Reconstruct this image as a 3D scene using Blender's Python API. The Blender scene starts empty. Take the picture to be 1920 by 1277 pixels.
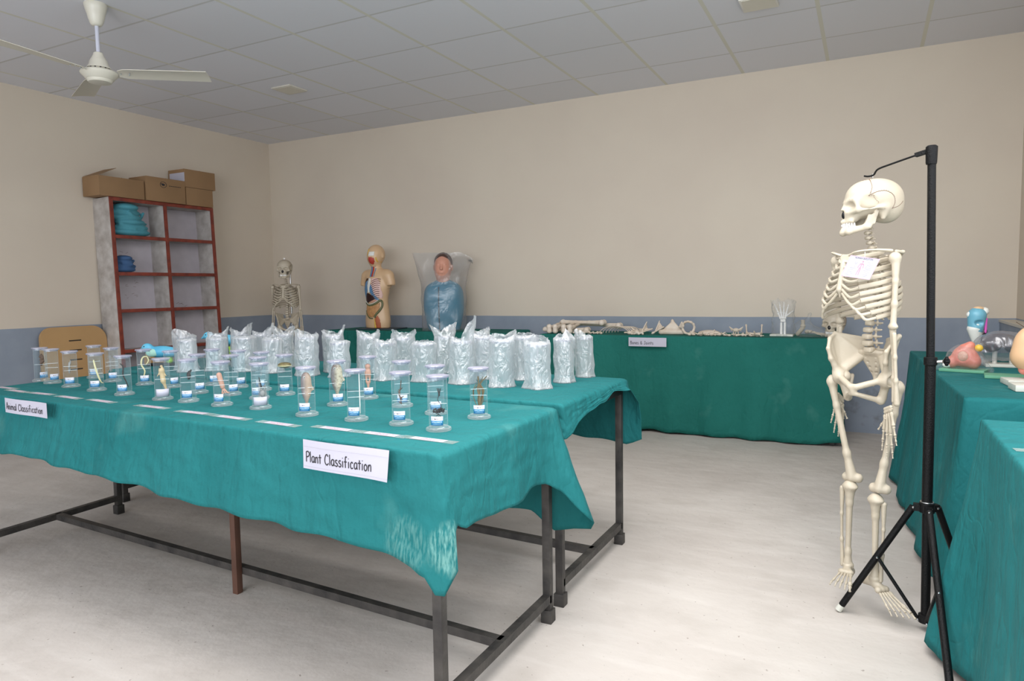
import bpy, bmesh, math, random
import numpy as np
from mathutils import Vector, Matrix, Euler
from mathutils.noise import noise as pnoise
PI = math.pi
C = bpy.context.scene.collection
scene = bpy.context.scene

# ------------------------------------------------------------------ camera
CAM_H = 1.12
cam_d = bpy.data.cameras.new('camera'); cam = bpy.data.objects.new('camera', cam_d); C.objects.link(cam)
cam_d.sensor_width = 36; cam_d.lens = 1298.1 / 1920 * 36; cam_d.clip_start = .02
YAW, PITCH, ROLL = .4746, .0748, -.0155
_f = Vector((-math.sin(YAW) * math.cos(PITCH), math.cos(YAW) * math.cos(PITCH), -math.sin(PITCH)))
_r = Vector((math.cos(YAW), math.sin(YAW), 0)); _u = _r.cross(_f)
r2 = _r * math.cos(ROLL) + _u * math.sin(ROLL); u2 = -_r * math.sin(ROLL) + _u * math.cos(ROLL)
mw = Matrix((( r2.x, u2.x, -_f.x, 0), (r2.y, u2.y, -_f.y, 0), (r2.z, u2.z, -_f.z, CAM_H), (0, 0, 0, 1)))
cam.matrix_world = mw
scene.camera = cam
# ------------------------------------------------------------------ light
world = bpy.data.worlds.new('world'); scene.world = world; world.use_nodes = True
bg = world.node_tree.nodes['Background']; bg.inputs[0].default_value = (.86, .92, 1, 1); bg.inputs[1].default_value = 1.5
def area(name, loc, rot, sx, sy, power, col=(1, 1, 1)):
    l = bpy.data.lights.new(name, 'AREA'); l.shape = 'RECTANGLE'; l.size = sx; l.size_y = sy; l.energy = power; l.color = col
    o = bpy.data.objects.new(name, l); C.objects.link(o); o.location = loc; o.rotation_euler = rot; return o
# photographer's flash with diffuser, a little above the lens
fl = bpy.data.lights.new('flash', 'POINT'); fl.energy = 12; fl.shadow_soft_size = .11; fl.color = (1, .97, .93)
flo = bpy.data.objects.new('flash', fl); C.objects.link(flo); flo.location = (-.08, -.05, 1.42)
# daylight from the window side behind the photographer
area('window_daylight', (-1.0, -2.6, 1.6), (math.radians(90), 0, 0), 4.0, 1.7, 106, (.93, .96, 1))
area('side_window_daylight', (.88, 1.36, 1.75), (0, math.radians(90), 0), 1.7, 2.4, 22, (.95, .97, 1))
# the flash head bounced off the ceiling above and behind the photographer
area('ceiling_bounce', (-.1, 1.1, 2.74), (math.radians(24), 0, math.radians(5)), 1.6, 1.6, 42, (1, .98, .95))
area('overhead_fill', (-.8, 2.1, 2.74), (math.radians(4), 0, 0), 2.4, 2.0, 100, (1, .98, .96))  # added fill lamp out of view, brightens the floor in mid-room
scene.view_settings.view_transform = 'Standard'; scene.view_settings.look = 'None'
scene.view_settings.gamma = 1; scene.view_settings.use_curve_mapping = False
scene.view_settings.exposure = 0.06
scene.cycles.max_bounces = 24; scene.cycles.transparent_max_bounces = 48
scene.cycles.diffuse_bounces = 4; scene.cycles.glossy_bounces = 3
scene.cycles.caustics_reflective = False; scene.cycles.caustics_refractive = False

# ------------------------------------------------------------------ materials
def srgb(c):
    return tuple((v / 12.92 if v <= .04045 else ((v + .055) / 1.055) ** 2.4) for v in c)
def rgb(r, g, b): return srgb((r / 255, g / 255, b / 255)) + (1,)
def mat(name, col, rough=.6, noise=0, nscale=8, col2=None, bump=0, bscale=60, metallic=0, spec=.5, coat=0, trans=0):
    m = bpy.data.materials.new(name); m.use_nodes = True; n = m.node_tree.nodes; L = m.node_tree.links
    b = n['Principled BSDF']; b.inputs['Roughness'].default_value = rough; b.inputs['Metallic'].default_value = metallic
    b.inputs['Specular IOR Level'].default_value = spec; b.inputs['Base Color'].default_value = col
    if coat: b.inputs['Coat Weight'].default_value = coat
    tc = n.new('ShaderNodeTexCoord')
    if noise:
        t = n.new('ShaderNodeTexNoise'); t.inputs['Scale'].default_value = nscale; t.inputs['Detail'].default_value = 5
        L.new(tc.outputs['Object'], t.inputs['Vector'])
        r = n.new('ShaderNodeValToRGB'); r.color_ramp.elements[0].position = .5 - .22; r.color_ramp.elements[1].position = .72
        c2 = col2 or tuple(v * (1 - noise) for v in col[:3]) + (1,)
        r.color_ramp.elements[0].color = c2; r.color_ramp.elements[1].color = col
        L.new(t.outputs['Fac'], r.inputs['Fac']); L.new(r.outputs['Color'], b.inputs['Base Color'])
    if bump:
        t = n.new('ShaderNodeTexNoise'); t.inputs['Scale'].default_value = bscale; t.inputs['Detail'].default_value = 4
        L.new(tc.outputs['Object'], t.inputs['Vector'])
        bp = n.new('ShaderNodeBump'); bp.inputs['Strength'].default_value = bump; bp.inputs['Distance'].default_value = .01
        L.new(t.outputs['Fac'], bp.inputs['Height']); L.new(bp.outputs['Normal'], b.inputs['Normal'])
    return m
def math_node(n, L, op, a, b=None, c=None):
    k = n.new('ShaderNodeMath'); k.operation = op
    for i, v in enumerate((a, b, c)):
        if v is None: continue
        if isinstance(v, (int, float)): k.inputs[i].default_value = v
        else: L.new(v, k.inputs[i])
    return k.outputs[0]
def mix_col(n, L, fac, a, b):
    k = n.new('ShaderNodeMix'); k.data_type = 'RGBA'
    if isinstance(fac, (int, float)): k.inputs[0].default_value = fac
    else: L.new(fac, k.inputs[0])
    for i, v in ((6, a), (7, b)):
        if isinstance(v, tuple): k.inputs[i].default_value = v
        else: L.new(v, k.inputs[i])
    return k.outputs[2]
def noise_fac(n, L, vec, scale, lo, hi, detail=5, w=None):
    t = n.new('ShaderNodeTexNoise'); t.inputs['Scale'].default_value = scale; t.inputs['Detail'].default_value = detail
    L.new(vec, t.inputs['Vector'])
    k = n.new('ShaderNodeMapRange'); k.inputs[1].default_value = lo; k.inputs[2].default_value = hi
    L.new(t.outputs['Fac'], k.inputs[0]); return k.outputs[0]

# walls: cream above, blue-grey dado below .866 m
def wall_mat():
    m = bpy.data.materials.new('painted_wall'); m.use_nodes = True; n = m.node_tree.nodes; L = m.node_tree.links
    b = n['Principled BSDF']; b.inputs['Roughness'].default_value = .62; b.inputs['Specular IOR Level'].default_value = .25
    tc = n.new('ShaderNodeTexCoord'); v = tc.outputs['Object']
    sp = n.new('ShaderNodeSeparateXYZ'); L.new(v, sp.inputs[0])
    cream = mix_col(n, L, noise_fac(n, L, v, 1.3, .35, .7), rgb(214, 203, 187), rgb(209, 197, 182))
    blue = mix_col(n, L, noise_fac(n, L, v, 6, .4, .75), rgb(146, 155, 168), rgb(136, 146, 160))
    # dust and scuffs near the floor
    low = math_node(n, L, 'LESS_THAN', sp.outputs[2], .34)
    sc = math_node(n, L, 'MULTIPLY', noise_fac(n, L, v, 14, .52, .7), low)
    blue = mix_col(n, L, math_node(n, L, 'MULTIPLY', sc, .6), blue, rgb(112, 112, 112))
    wob = noise_fac(n, L, v, 3, 0, 1)
    z = math_node(n, L, 'ADD', sp.outputs[2], math_node(n, L, 'MULTIPLY', wob, .006))
    f = math_node(n, L, 'GREATER_THAN', z, .869)
    L.new(mix_col(n, L, f, blue, cream), b.inputs['Base Color'])
    t = n.new('ShaderNodeTexNoise'); t.inputs['Scale'].default_value = 3; L.new(v, t.inputs['Vector'])
    bp = n.new('ShaderNodeBump'); bp.inputs['Strength'].default_value = .12; bp.inputs['Distance'].default_value = .02
    L.new(t.outputs['Fac'], bp.inputs['Height']); L.new(bp.outputs['Normal'], b.inputs['Normal'])
    return m
def floor_mat():
    m = bpy.data.materials.new('concrete_floor'); m.use_nodes = True; n = m.node_tree.nodes; L = m.node_tree.links
    b = n['Principled BSDF']; b.inputs['Roughness'].default_value = .72; b.inputs['Specular IOR Level'].default_value = .3
    tc = n.new('ShaderNodeTexCoord'); v = tc.outputs['Object']
    c = mix_col(n, L, noise_fac(n, L, v, 1.1, .35, .68), rgb(188, 180, 173), rgb(202, 195, 188))
    c = mix_col(n, L, math_node(n, L, 'MULTIPLY', noise_fac(n, L, v, 5, .5, .72, 8), .4), c, rgb(170, 162, 154))
    mp = n.new('ShaderNodeMapping'); mp.inputs['Scale'].default_value = (1, 6, 1); mp.inputs['Rotation'].default_value = (0, 0, .5); L.new(v, mp.inputs['Vector'])
    c = mix_col(n, L, math_node(n, L, 'MULTIPLY', noise_fac(n, L, mp.outputs[0], 2.5, .5, .8, 6), .45), c, rgb(214, 208, 202))
    c = mix_col(n, L, math_node(n, L, 'MULTIPLY', noise_fac(n, L, v, 60, .70, .74, 2), .6), c, rgb(120, 108, 98))
    L.new(c, b.inputs['Base Color'])
    t = n.new('ShaderNodeTexNoise'); t.inputs['Scale'].default_value = 9; t.inputs['Detail'].default_value = 9; L.new(v, t.inputs['Vector'])
    bp = n.new('ShaderNodeBump'); bp.inputs['Strength'].default_value = .3; bp.inputs['Distance'].default_value = .02
    L.new(t.outputs['Fac'], bp.inputs['Height']); L.new(bp.outputs['Normal'], b.inputs['Normal'])
    return m
def ceiling_mat():
    m = bpy.data.materials.new('ceiling_tiles'); m.use_nodes = True; n = m.node_tree.nodes; L = m.node_tree.links
    b = n['Principled BSDF']; b.inputs['Roughness'].default_value = .7; b.inputs['Specular IOR Level'].default_value = .3
    tc = n.new('ShaderNodeTexCoord'); v = tc.outputs['Object']
    sp = n.new('ShaderNodeSeparateXYZ'); L.new(v, sp.inputs[0])
    def lines(out, phase, half):
        a = math_node(n, L, 'ADD', out, -phase + 60 * .6 + .3)
        a = math_node(n, L, 'MODULO', a, .6); a = math_node(n, L, 'SUBTRACT', a, .3); a = math_node(n, L, 'ABSOLUTE', a)
        return math_node(n, L, 'LESS_THAN', a, half)
    lx = lines(sp.outputs[0], -3.897, .012); ly = lines(sp.outputs[1], 5.231, .008)
    # tile-to-tile shade differences
    vx = n.new('ShaderNodeVectorMath'); vx.operation = 'SCALE'; vx.inputs[3].default_value = 1 / .6
    vo = n.new('ShaderNodeVectorMath'); vo.operation = 'ADD'; vo.inputs[1].default_value = (3.897 + 6, -5.231 + 12, 0); L.new(v, vo.inputs[0]); L.new(vo.outputs[0], vx.inputs[0])
    fl_ = n.new('ShaderNodeVectorMath'); fl_.operation = 'FLOOR'; L.new(vx.outputs[0], fl_.inputs[0])
    wn = n.new('ShaderNodeTexWhiteNoise'); L.new(fl_.outputs[0], wn.inputs[0])
    tile = mix_col(n, L, wn.outputs[0], rgb(222, 223, 229), rgb(228, 229, 236))
    c = mix_col(n, L, ly, tile, rgb(202, 202, 202)); c = mix_col(n, L, lx, c, rgb(218, 217, 206))
    L.new(c, b.inputs['Base Color'])
    e = math_node(n, L, 'MAXIMUM', lines(sp.outputs[0], -3.897, .013), lines(sp.outputs[1], 5.231, .009))
    bp = n.new('ShaderNodeBump'); bp.inputs['Strength'].default_value = .5; bp.inputs['Distance'].default_value = .004; bp.invert = False
    L.new(e, bp.inputs['Height']); L.new(bp.outputs['Normal'], b.inputs['Normal'])
    return m
def cloth_mat(name, c1, c2, chalk=False):
    m = bpy.data.materials.new(name); m.use_nodes = True; n = m.node_tree.nodes; L = m.node_tree.links
    b = n['Principled BSDF']; b.inputs['Roughness'].default_value = .8; b.inputs['Specular IOR Level'].default_value = .18
    b.inputs['Sheen Weight'].default_value = .0
    tc = n.new('ShaderNodeTexCoord'); v = tc.outputs['Object']
    c = mix_col(n, L, noise_fac(n, L, v, 2.2, .35, .7, 6), c1, c2)
    c = mix_col(n, L, math_node(n, L, 'MULTIPLY', noise_fac(n, L, v, 5, .6, .8, 8), .22), c, rgb(120, 170, 160))
    if chalk:   # pale dusty patches near the corner
        for (px, py, pz, rad, s) in ((-1.0, 1.33, .50, .08, .22), (-.865, 1.36, .50, .075, .42)):
            d = n.new('ShaderNodeVectorMath'); d.operation = 'DISTANCE'; d.inputs[1].default_value = (px, py, pz); L.new(v, d.inputs[0])
            k = n.new('ShaderNodeMapRange'); k.inputs[1].default_value = rad; k.inputs[2].default_value = rad * .7; L.new(d.outputs['Value'], k.inputs[0])
            mp = n.new('ShaderNodeMapping'); mp.inputs['Scale'].default_value = (55, 55, 11); mp.inputs['Rotation'].default_value = (0, .7, 0); L.new(v, mp.inputs['Vector'])
            f = math_node(n, L, 'MULTIPLY', k.outputs[0], noise_fac(n, L, mp.outputs[0], 3, .40, .62, 8))
            c = mix_col(n, L, math_node(n, L, 'MULTIPLY', f, s), c, rgb(150, 196, 186))
    L.new(c, b.inputs['Base Color'])
    # creases: stretched noise and crumple ridges
    mp = n.new('ShaderNodeMapping'); mp.inputs['Scale'].default_value = (5, 5, 1.6); mp.inputs['Rotation'].default_value = (.25, .3, 0); L.new(v, mp.inputs['Vector'])
    t = n.new('ShaderNodeTexNoise'); t.inputs['Scale'].default_value = 1.6; t.inputs['Detail'].default_value = 6; t.inputs['Distortion'].default_value = .5
    L.new(mp.outputs[0], t.inputs['Vector'])
    a = math_node(n, L, 'ABSOLUTE', math_node(n, L, 'SUBTRACT', t.outputs['Fac'], .5))
    r = n.new('ShaderNodeMapRange'); r.inputs[1].default_value = 0; r.inputs[2].default_value = .07; L.new(a, r.inputs[0])
    vo = n.new('ShaderNodeTexVoronoi'); vo.feature = 'DISTANCE_TO_EDGE'; vo.inputs['Scale'].default_value = 5
    mp2 = n.new('ShaderNodeMapping'); mp2.inputs['Scale'].default_value = (1.6, 1.6, .7); mp2.inputs['Rotation'].default_value = (0, .45, .2)
    nz = n.new('ShaderNodeTexNoise'); nz.inputs['Scale'].default_value = 3; L.new(v, nz.inputs['Vector'])
    va = n.new('ShaderNodeVectorMath'); va.operation = 'MULTIPLY_ADD'; va.inputs[1].default_value = (.5, .5, .5); L.new(nz.outputs['Color'], va.inputs[0]); L.new(v, va.inputs[2])
    L.new(va.outputs[0], mp2.inputs['Vector']); L.new(mp2.outputs[0], vo.inputs['Vector'])
    rv = n.new('ShaderNodeMapRange'); rv.inputs[1].default_value = 0; rv.inputs[2].default_value = .08; L.new(vo.outputs['Distance'], rv.inputs[0])
    hsum = math_node(n, L, 'ADD', math_node(n, L, 'MULTIPLY', r.outputs[0], .04), math_node(n, L, 'MULTIPLY', rv.outputs[0], .15))
    fine = n.new('ShaderNodeTexNoise'); fine.inputs['Scale'].default_value = 22; fine.inputs['Detail'].default_value = 5; L.new(v, fine.inputs['Vector'])
    hsum = math_node(n, L, 'ADD', hsum, math_node(n, L, 'MULTIPLY', fine.outputs['Fac'], .8))
    mp3 = n.new('ShaderNodeMapping'); mp3.inputs['Scale'].default_value = (11, 11, 3.2); mp3.inputs['Rotation'].default_value = (.5, .6, .1); L.new(v, mp3.inputs['Vector'])
    dg = n.new('ShaderNodeTexNoise'); dg.inputs['Scale'].default_value = 1.1; dg.inputs['Detail'].default_value = 4; L.new(mp3.outputs[0], dg.inputs['Vector'])
    dr = math_node(n, L, 'ABSOLUTE', math_node(n, L, 'SUBTRACT', dg.outputs['Fac'], .5))
    hsum = math_node(n, L, 'ADD', hsum, math_node(n, L, 'MULTIPLY', dr, 2.6))
    bp = n.new('ShaderNodeBump'); bp.inputs['Strength'].default_value = .8; bp.inputs['Distance'].default_value = .009
    L.new(hsum, bp.inputs['Height']); L.new(bp.outputs['Normal'], b.inputs['Normal'])
    return m
def glass_mat(name, tint=(.93, .97, .98, 1), edge=.5, rough=.04, base=.05, edgecol=(.85, .9, .93, 1), blend=.35):
    """thin clear plastic: transparent face-on, reflective and milky at grazing angles"""
    m = bpy.data.materials.new(name); m.use_nodes = True; n = m.node_tree.nodes; L = m.node_tree.links
    n.remove(n['Principled BSDF']); out = n['Material Output']
    tr = n.new('ShaderNodeBsdfTransparent'); tr.inputs[0].default_value = tint
    gl = n.new('ShaderNodeBsdfGlossy'); gl.inputs['Roughness'].default_value = rough
    df = n.new('ShaderNodeBsdfDiffuse'); df.inputs[0].default_value = edgecol
    lw = n.new('ShaderNodeLayerWeight'); lw.inputs[0].default_value = blend
    f1 = math_node(n, L, 'ADD', math_node(n, L, 'MULTIPLY', math_node(n, L, 'POWER', lw.outputs['Facing'], 3), edge), base)
    m1 = n.new('ShaderNodeMixShader'); m1.inputs[0].default_value = .5; L.new(gl.outputs[0], m1.inputs[1]); L.new(df.outputs[0], m1.inputs[2])
    m2 = n.new('ShaderNodeMixShader'); L.new(f1, m2.inputs[0]); L.new(tr.outputs[0], m2.inputs[1]); L.new(m1.outputs[0], m2.inputs[2])
    L.new(m2.outputs[0], out.inputs[0]); return m
def bag_mat(name, opacity=.5, col=(.86, .9, .92, 1), bscale=24, bump=.6, gloss=.3):
    """crinkled milky polythene"""
    m = bpy.data.materials.new(name); m.use_nodes = True; n = m.node_tree.nodes; L = m.node_tree.links
    n.remove(n['Principled BSDF']); out = n['Material Output']
    tc = n.new('ShaderNodeTexCoord'); v = tc.outputs['Object']
    mp = n.new('ShaderNodeMapping'); mp.inputs['Scale'].default_value = (1, 1, .6); L.new(v, mp.inputs['Vector'])
    t = n.new('ShaderNodeTexNoise'); t.inputs['Scale'].default_value = bscale; t.inputs['Detail'].default_value = 3; t.inputs['Distortion'].default_value = 1.5; L.new(mp.outputs[0], t.inputs['Vector'])
    a = math_node(n, L, 'ABSOLUTE', math_node(n, L, 'SUBTRACT', t.outputs['Fac'], .5))
    bp = n.new('ShaderNodeBump'); bp.inputs['Strength'].default_value = bump; bp.inputs['Distance'].default_value = .02; L.new(a, bp.inputs['Height'])
    tr = n.new('ShaderNodeBsdfTransparent'); tr.inputs[0].default_value = (.97, .98, .99, 1)
    df = n.new('ShaderNodeBsdfDiffuse'); df.inputs[0].default_value = col; L.new(bp.outputs[0], df.inputs['Normal'])
    tl = n.new('ShaderNodeBsdfTranslucent'); tl.inputs[0].default_value = col; L.new(bp.outputs[0], tl.inputs['Normal'])
    gl = n.new('ShaderNodeBsdfGlossy'); gl.inputs['Roughness'].default_value = .22; L.new(bp.outputs[0], gl.inputs['Normal'])
    mA = n.new('ShaderNodeMixShader'); mA.inputs[0].default_value = .45; L.new(df.outputs[0], mA.inputs[1]); L.new(tl.outputs[0], mA.inputs[2])
    mB = n.new('ShaderNodeMixShader'); mB.inputs[0].default_value = gloss; L.new(mA.outputs[0], mB.inputs[1]); L.new(gl.outputs[0], mB.inputs[2])
    lw = n.new('ShaderNodeLayerWeight'); lw.inputs[0].default_value = .4; L.new(bp.outputs[0], lw.inputs['Normal'])
    f = math_node(n, L, 'ADD', math_node(n, L, 'MULTIPLY', lw.outputs['Facing'], .35), opacity)
    f = math_node(n, L, 'MINIMUM', f, 1)
    mC = n.new('ShaderNodeMixShader'); L.new(f, mC.inputs[0]); L.new(tr.outputs[0], mC.inputs[1]); L.new(mB.outputs[0], mC.inputs[2])
    L.new(mC.outputs[0], out.inputs[0]); return m
def sticker_mat():
    """white label with a blue band of illegible print"""
    m = bpy.data.materials.new('jar_sticker'); m.use_nodes = True; n = m.node_tree.nodes; L = m.node_tree.links
    b = n['Principled BSDF']; b.inputs['Roughness'].default_value = .5
    uv = n.new('ShaderNodeTexCoord'); sp = n.new('ShaderNodeSeparateXYZ'); L.new(uv.outputs['UV'], sp.inputs[0])
    u, v = sp.outputs[0], sp.outputs[1]
    band = math_node(n, L, 'MULTIPLY', math_node(n, L, 'LESS_THAN', v, .55), math_node(n, L, 'GREATER_THAN', v, .06))
    c = mix_col(n, L, band, rgb(198, 200, 210), rgb(56, 138, 192))
    cb = n.new('ShaderNodeCombineXYZ'); L.new(math_node(n, L, 'MULTIPLY', u, 26), cb.inputs[0]); L.new(math_node(n, L, 'MULTIPLY', v, 5), cb.inputs[1])
    t = n.new('ShaderNodeTexNoise'); t.inputs['Scale'].default_value = 1.0; t.inputs['Detail'].default_value = 1; L.new(cb.outputs[0], t.inputs['Vector'])
    ink = math_node(n, L, 'GREATER_THAN', t.outputs['Fac'], .5)
    def row(v0, v1, u0, u1):
        a = math_node(n, L, 'MULTIPLY', math_node(n, L, 'GREATER_THAN', v, v0), math_node(n, L, 'LESS_THAN', v, v1))
        bb = math_node(n, L, 'MULTIPLY', math_node(n, L, 'GREATER_THAN', u, u0), math_node(n, L, 'LESS_THAN', u, u1))
        return math_node(n, L, 'MULTIPLY', ink, math_node(n, L, 'MULTIPLY', a, bb))
    c = mix_col(n, L, row(.36, .46, .08, .92), c, rgb(230, 240, 250))
    c = mix_col(n, L, row(.18, .25, .15, .85), c, rgb(220, 235, 250))
    c = mix_col(n, L, row(.68, .80, .12, .62), c, rgb(70, 60, 70))
    L.new(c, b.inputs['Base Color']); return m
def card_mat():
    m = bpy.data.materials.new('card_print'); m.use_nodes = True; n = m.node_tree.nodes; L = m.node_tree.links
    b = n['Principled BSDF']; b.inputs['Roughness'].default_value = .35
    uv = n.new('ShaderNodeTexCoord'); sp = n.new('ShaderNodeSeparateXYZ'); L.new(uv.outputs['UV'], sp.inputs[0])
    u, v = sp.outputs[0], sp.outputs[1]
    cb = n.new('ShaderNodeCombineXYZ'); L.new(math_node(n, L, 'MULTIPLY', u, 34), cb.inputs[0]); L.new(math_node(n, L, 'MULTIPLY', v, 4), cb.inputs[1])
    t = n.new('ShaderNodeTexNoise'); t.inputs['Scale'].default_value = 1; t.inputs['Detail'].default_value = 1; L.new(cb.outputs[0], t.inputs['Vector'])
    ink = math_node(n, L, 'GREATER_THAN', t.outputs['Fac'], .47)
    c = rgb(184, 182, 192)
    for v0, v1, u0, u1 in ((.56, .72, .1, .9), (.26, .40, .3, .72)):
        a = math_node(n, L, 'MULTIPLY', math_node(n, L, 'GREATER_THAN', v, v0), math_node(n, L, 'LESS_THAN', v, v1))
        bb = math_node(n, L, 'MULTIPLY', math_node(n, L, 'GREATER_THAN', u, u0), math_node(n, L, 'LESS_THAN', u, u1))
        c = mix_col(n, L, math_node(n, L, 'MULTIPLY', ink, math_node(n, L, 'MULTIPLY', a, bb)), c, rgb(186, 90, 120))
    L.new(c, b.inputs['Base Color']); return m

def fish_mat(name, back, belly, speck=.15):
    m = mat(name, belly, .35); n = m.node_tree.nodes; L = m.node_tree.links; tc = n['Texture Coordinate']; v = tc.outputs['Object']
    sp = n.new('ShaderNodeSeparateXYZ'); L.new(v, sp.inputs[0]); k = n.new('ShaderNodeMapRange'); k.inputs[1].default_value = -.011; k.inputs[2].default_value = .004
    L.new(sp.outputs[0], k.inputs[0]); c = mix_col(n, L, k.outputs[0], back, belly)
    c = mix_col(n, L, math_node(n, L, 'MULTIPLY', noise_fac(n, L, v, 160, .5, .62), speck), c, rgb(110, 84, 62)); L.new(c, n['Principled BSDF'].inputs['Base Color']); return m

M = dict(
    wall=wall_mat(), floor=floor_mat(), ceiling=ceiling_mat(),
    cloth=cloth_mat('green_cloth', rgb(34, 110, 112), rgb(25, 101, 103), True),
    cloth_dark=cloth_mat('dark_green_cloth', rgb(34, 110, 101), rgb(27, 98, 90)),
    steel=mat('painted_steel', rgb(32, 30, 30), .45, .0, 12, bump=.15, bscale=90),
    steel_dusty=mat('dusty_steel', rgb(34, 32, 32), .55, 1, 16, rgb(72, 68, 64), bump=.2, bscale=80),
    rust=mat('rust_brown_steel', rgb(98, 66, 52), .6, .35, 12),
    ply=mat('table_board', rgb(120, 96, 70), .6, .2, 6),
    bone=mat('bone_plastic', rgb(190, 180, 162), .42, 1, 5, rgb(178, 166, 146), bump=.12, bscale=70),
    bone2=mat('cartilage_plastic', rgb(196, 187, 170), .4, 1, 8, rgb(186, 175, 155)),
    bone_white=mat('pale_bone', rgb(228, 218, 205), .5, 1, 14, rgb(205, 186, 165)),
    suture=mat('suture_ink', rgb(116, 94, 80), .6),
    tooth=mat('tooth_white', rgb(242, 240, 236), .3),
    black=mat('black_plastic', rgb(12, 12, 13), .45, bump=.3, bscale=300, spec=.2),
    darkhole=mat('dark_cavity', rgb(20, 20, 24), .4),
    chrome=mat('bright_metal', rgb(190, 190, 190), .25, metallic=1),
    white=mat('white_plastic', rgb(226, 224, 216), .35),
    fan=mat('cream_enamel', rgb(214, 210, 196), .3),
    fanrod=mat('lilac_white_rod', rgb(200, 202, 216), .3),
    vent=mat('cream_panel', rgb(205, 200, 188), .5),
    paper=mat('white_paper', rgb(190, 188, 202), .7, .04, 3),
    ink=mat('black_ink', rgb(40, 38, 44), .7), ink_grey=mat('grey_ink', rgb(170, 166, 176), .7),
    ink_red=mat('pink_ink', rgb(222, 150, 165), .7),
    cardboard=mat('cardboard', rgb(150, 118, 84), .75, .12, 7), cardboard_dark=mat('dark_cardboard', rgb(134, 104, 74), .8, .1, 9),
    wood_white=mat('worn_white_paint', rgb(198, 192, 200), .6, 1, 9, rgb(186, 180, 188)),
    wood_side=mat('scuffed_white_paint', rgb(200, 196, 192), .65, 1, 12, rgb(160, 152, 146), bump=.3, bscale=30),
    redtrim=mat('red_oxide_trim', rgb(142, 62, 44), .5, 1, 18, rgb(104, 44, 36)),
    teal_fab=mat('teal_fabric', rgb(84, 160, 176), .8, .2, 10, bump=.4, bscale=40),
    blue_fab=mat('blue_fabric', rgb(70, 106, 152), .8, .2, 12, bump=.4, bscale=40),
    plywood=mat('honey_plywood', rgb(190, 152, 104), .5, .12, 3), slot=mat('slot_shadow', rgb(50, 40, 32), .8),
    lid=glass_mat('lid_plastic', (.84, .84, .92, 1), .5, .15, .42, (.58, .58, .70, 1)),
    tube=glass_mat('jar_acrylic', (.955, .98, .985, 1), .75, .05, .035, (.80, .87, .90, 1), .42),
    clear=glass_mat('clear_base', (.88, .93, .93, 1), .7, .1, .14, (.8, .85, .86, 1)),
    lam=glass_mat('laminate_film', (.9, .95, .94, 1), .3, .2, .22, (.6, .72, .7, 1)),
    bag=bag_mat('milky_polythene', .46, (.9, .93, .95, 1)), bag_clear=bag_mat('clear_polythene', .07, (.85, .87, .88, 1), 30, .8, .45),
    bag_thin=bag_mat('thin_grey_polythene', .2, (.68, .66, .66, 1), 10, .5, .3),
    bag_lilac=bag_mat('lilac_grey_polythene', .30, (.62, .62, .70, 1), 12, .5, .45),
    sticker=sticker_mat(), card=card_mat(), thread=mat('white_thread', rgb(225, 230, 232), .5),
    worm=mat('pale_worm', rgb(216, 206, 160), .4), brownsp=mat('brown_specimen', rgb(96, 66, 44), .6, .4, 60),
    darksp=mat('dark_specimen', rgb(44, 38, 36), .6, .3, 60), fish=fish_mat('fish_skin', rgb(112, 104, 106), rgb(184, 158, 138)),
    fish2=fish_mat('speckled_fish_skin', rgb(120, 112, 112), rgb(205, 192, 168), .5), tan=mat('tan_specimen', rgb(205, 180, 138), .45, .15, 30),
    pinksp=mat('pink_specimen', rgb(206, 156, 134), .45, .2, 50), weed=mat('dry_weed', rgb(122, 102, 66), .7, .3, 60),
    olive=mat('olive_shell', rgb(140, 122, 64), .35, 1, 60, rgb(80, 66, 36)), greysp=mat('grey_specimen', rgb(150, 150, 148), .5, .3, 60),
    skin=mat('skin_plastic', rgb(214, 180, 142), .35, .05, 4), skin2=mat('manikin_skin', rgb(208, 150, 128), .5, .06, 4),
    hair=mat('brown_hair', rgb(84, 58, 50), .6, .2, 60), shirt=mat('blue_vinyl', rgb(42, 128, 158), .4, .1, 5),
    zip=mat('dark_zip', rgb(24, 52, 66), .5), red=mat('muscle_red', rgb(186, 62, 48), .4, .2, 40), orange=mat('muscle_orange', rgb(178, 92, 52), .45, .2, 30),
    yellow=mat('yellow_fat', rgb(222, 182, 66), .4), lungblue=mat('lung_blue', rgb(92, 136, 176), .4, .2, 20), lungpink=mat('rib_pink', rgb(224, 188, 180), .4),
    liver=mat('liver_brown', rgb(52, 30, 30), .3), gut=mat('intestine_tan', rgb(198, 152, 98), .4, 1, 40, rgb(170, 118, 74), bump=.8, bscale=60),
    colon=mat('colon_green', rgb(104, 108, 72), .4, .2, 30), pink=mat('organ_pink', rgb(216, 140, 122), .3, 1, 22, rgb(204, 112, 98)),
    eye=mat('model_white', rgb(225, 226, 220), .4), skyblue=mat('sky_blue_plastic', rgb(112, 176, 198), .35, .15, 10), magenta=mat('magenta_plastic', rgb(214, 90, 180), .4),
    birdblue=mat('bird_blue', rgb(104, 188, 216), .45, 1, 12, rgb(70, 160, 200)), birdgreen=mat('bird_pale_green', rgb(160, 205, 190), .5),
    lime=mat('lime_plastic', rgb(150, 200, 40), .5), greenboard=mat('green_board', rgb(96, 158, 128), .5), base_white=mat('ivory_base', rgb(206, 206, 196), .4),
    lungdark=mat('dark_lung', rgb(58, 46, 52), .25, .3, 20), beige=mat('beige_model', rgb(216, 176, 136), .4, .05, 6), kraft=mat('dull_navy_board', rgb(38, 58, 70), .5),
)

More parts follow.
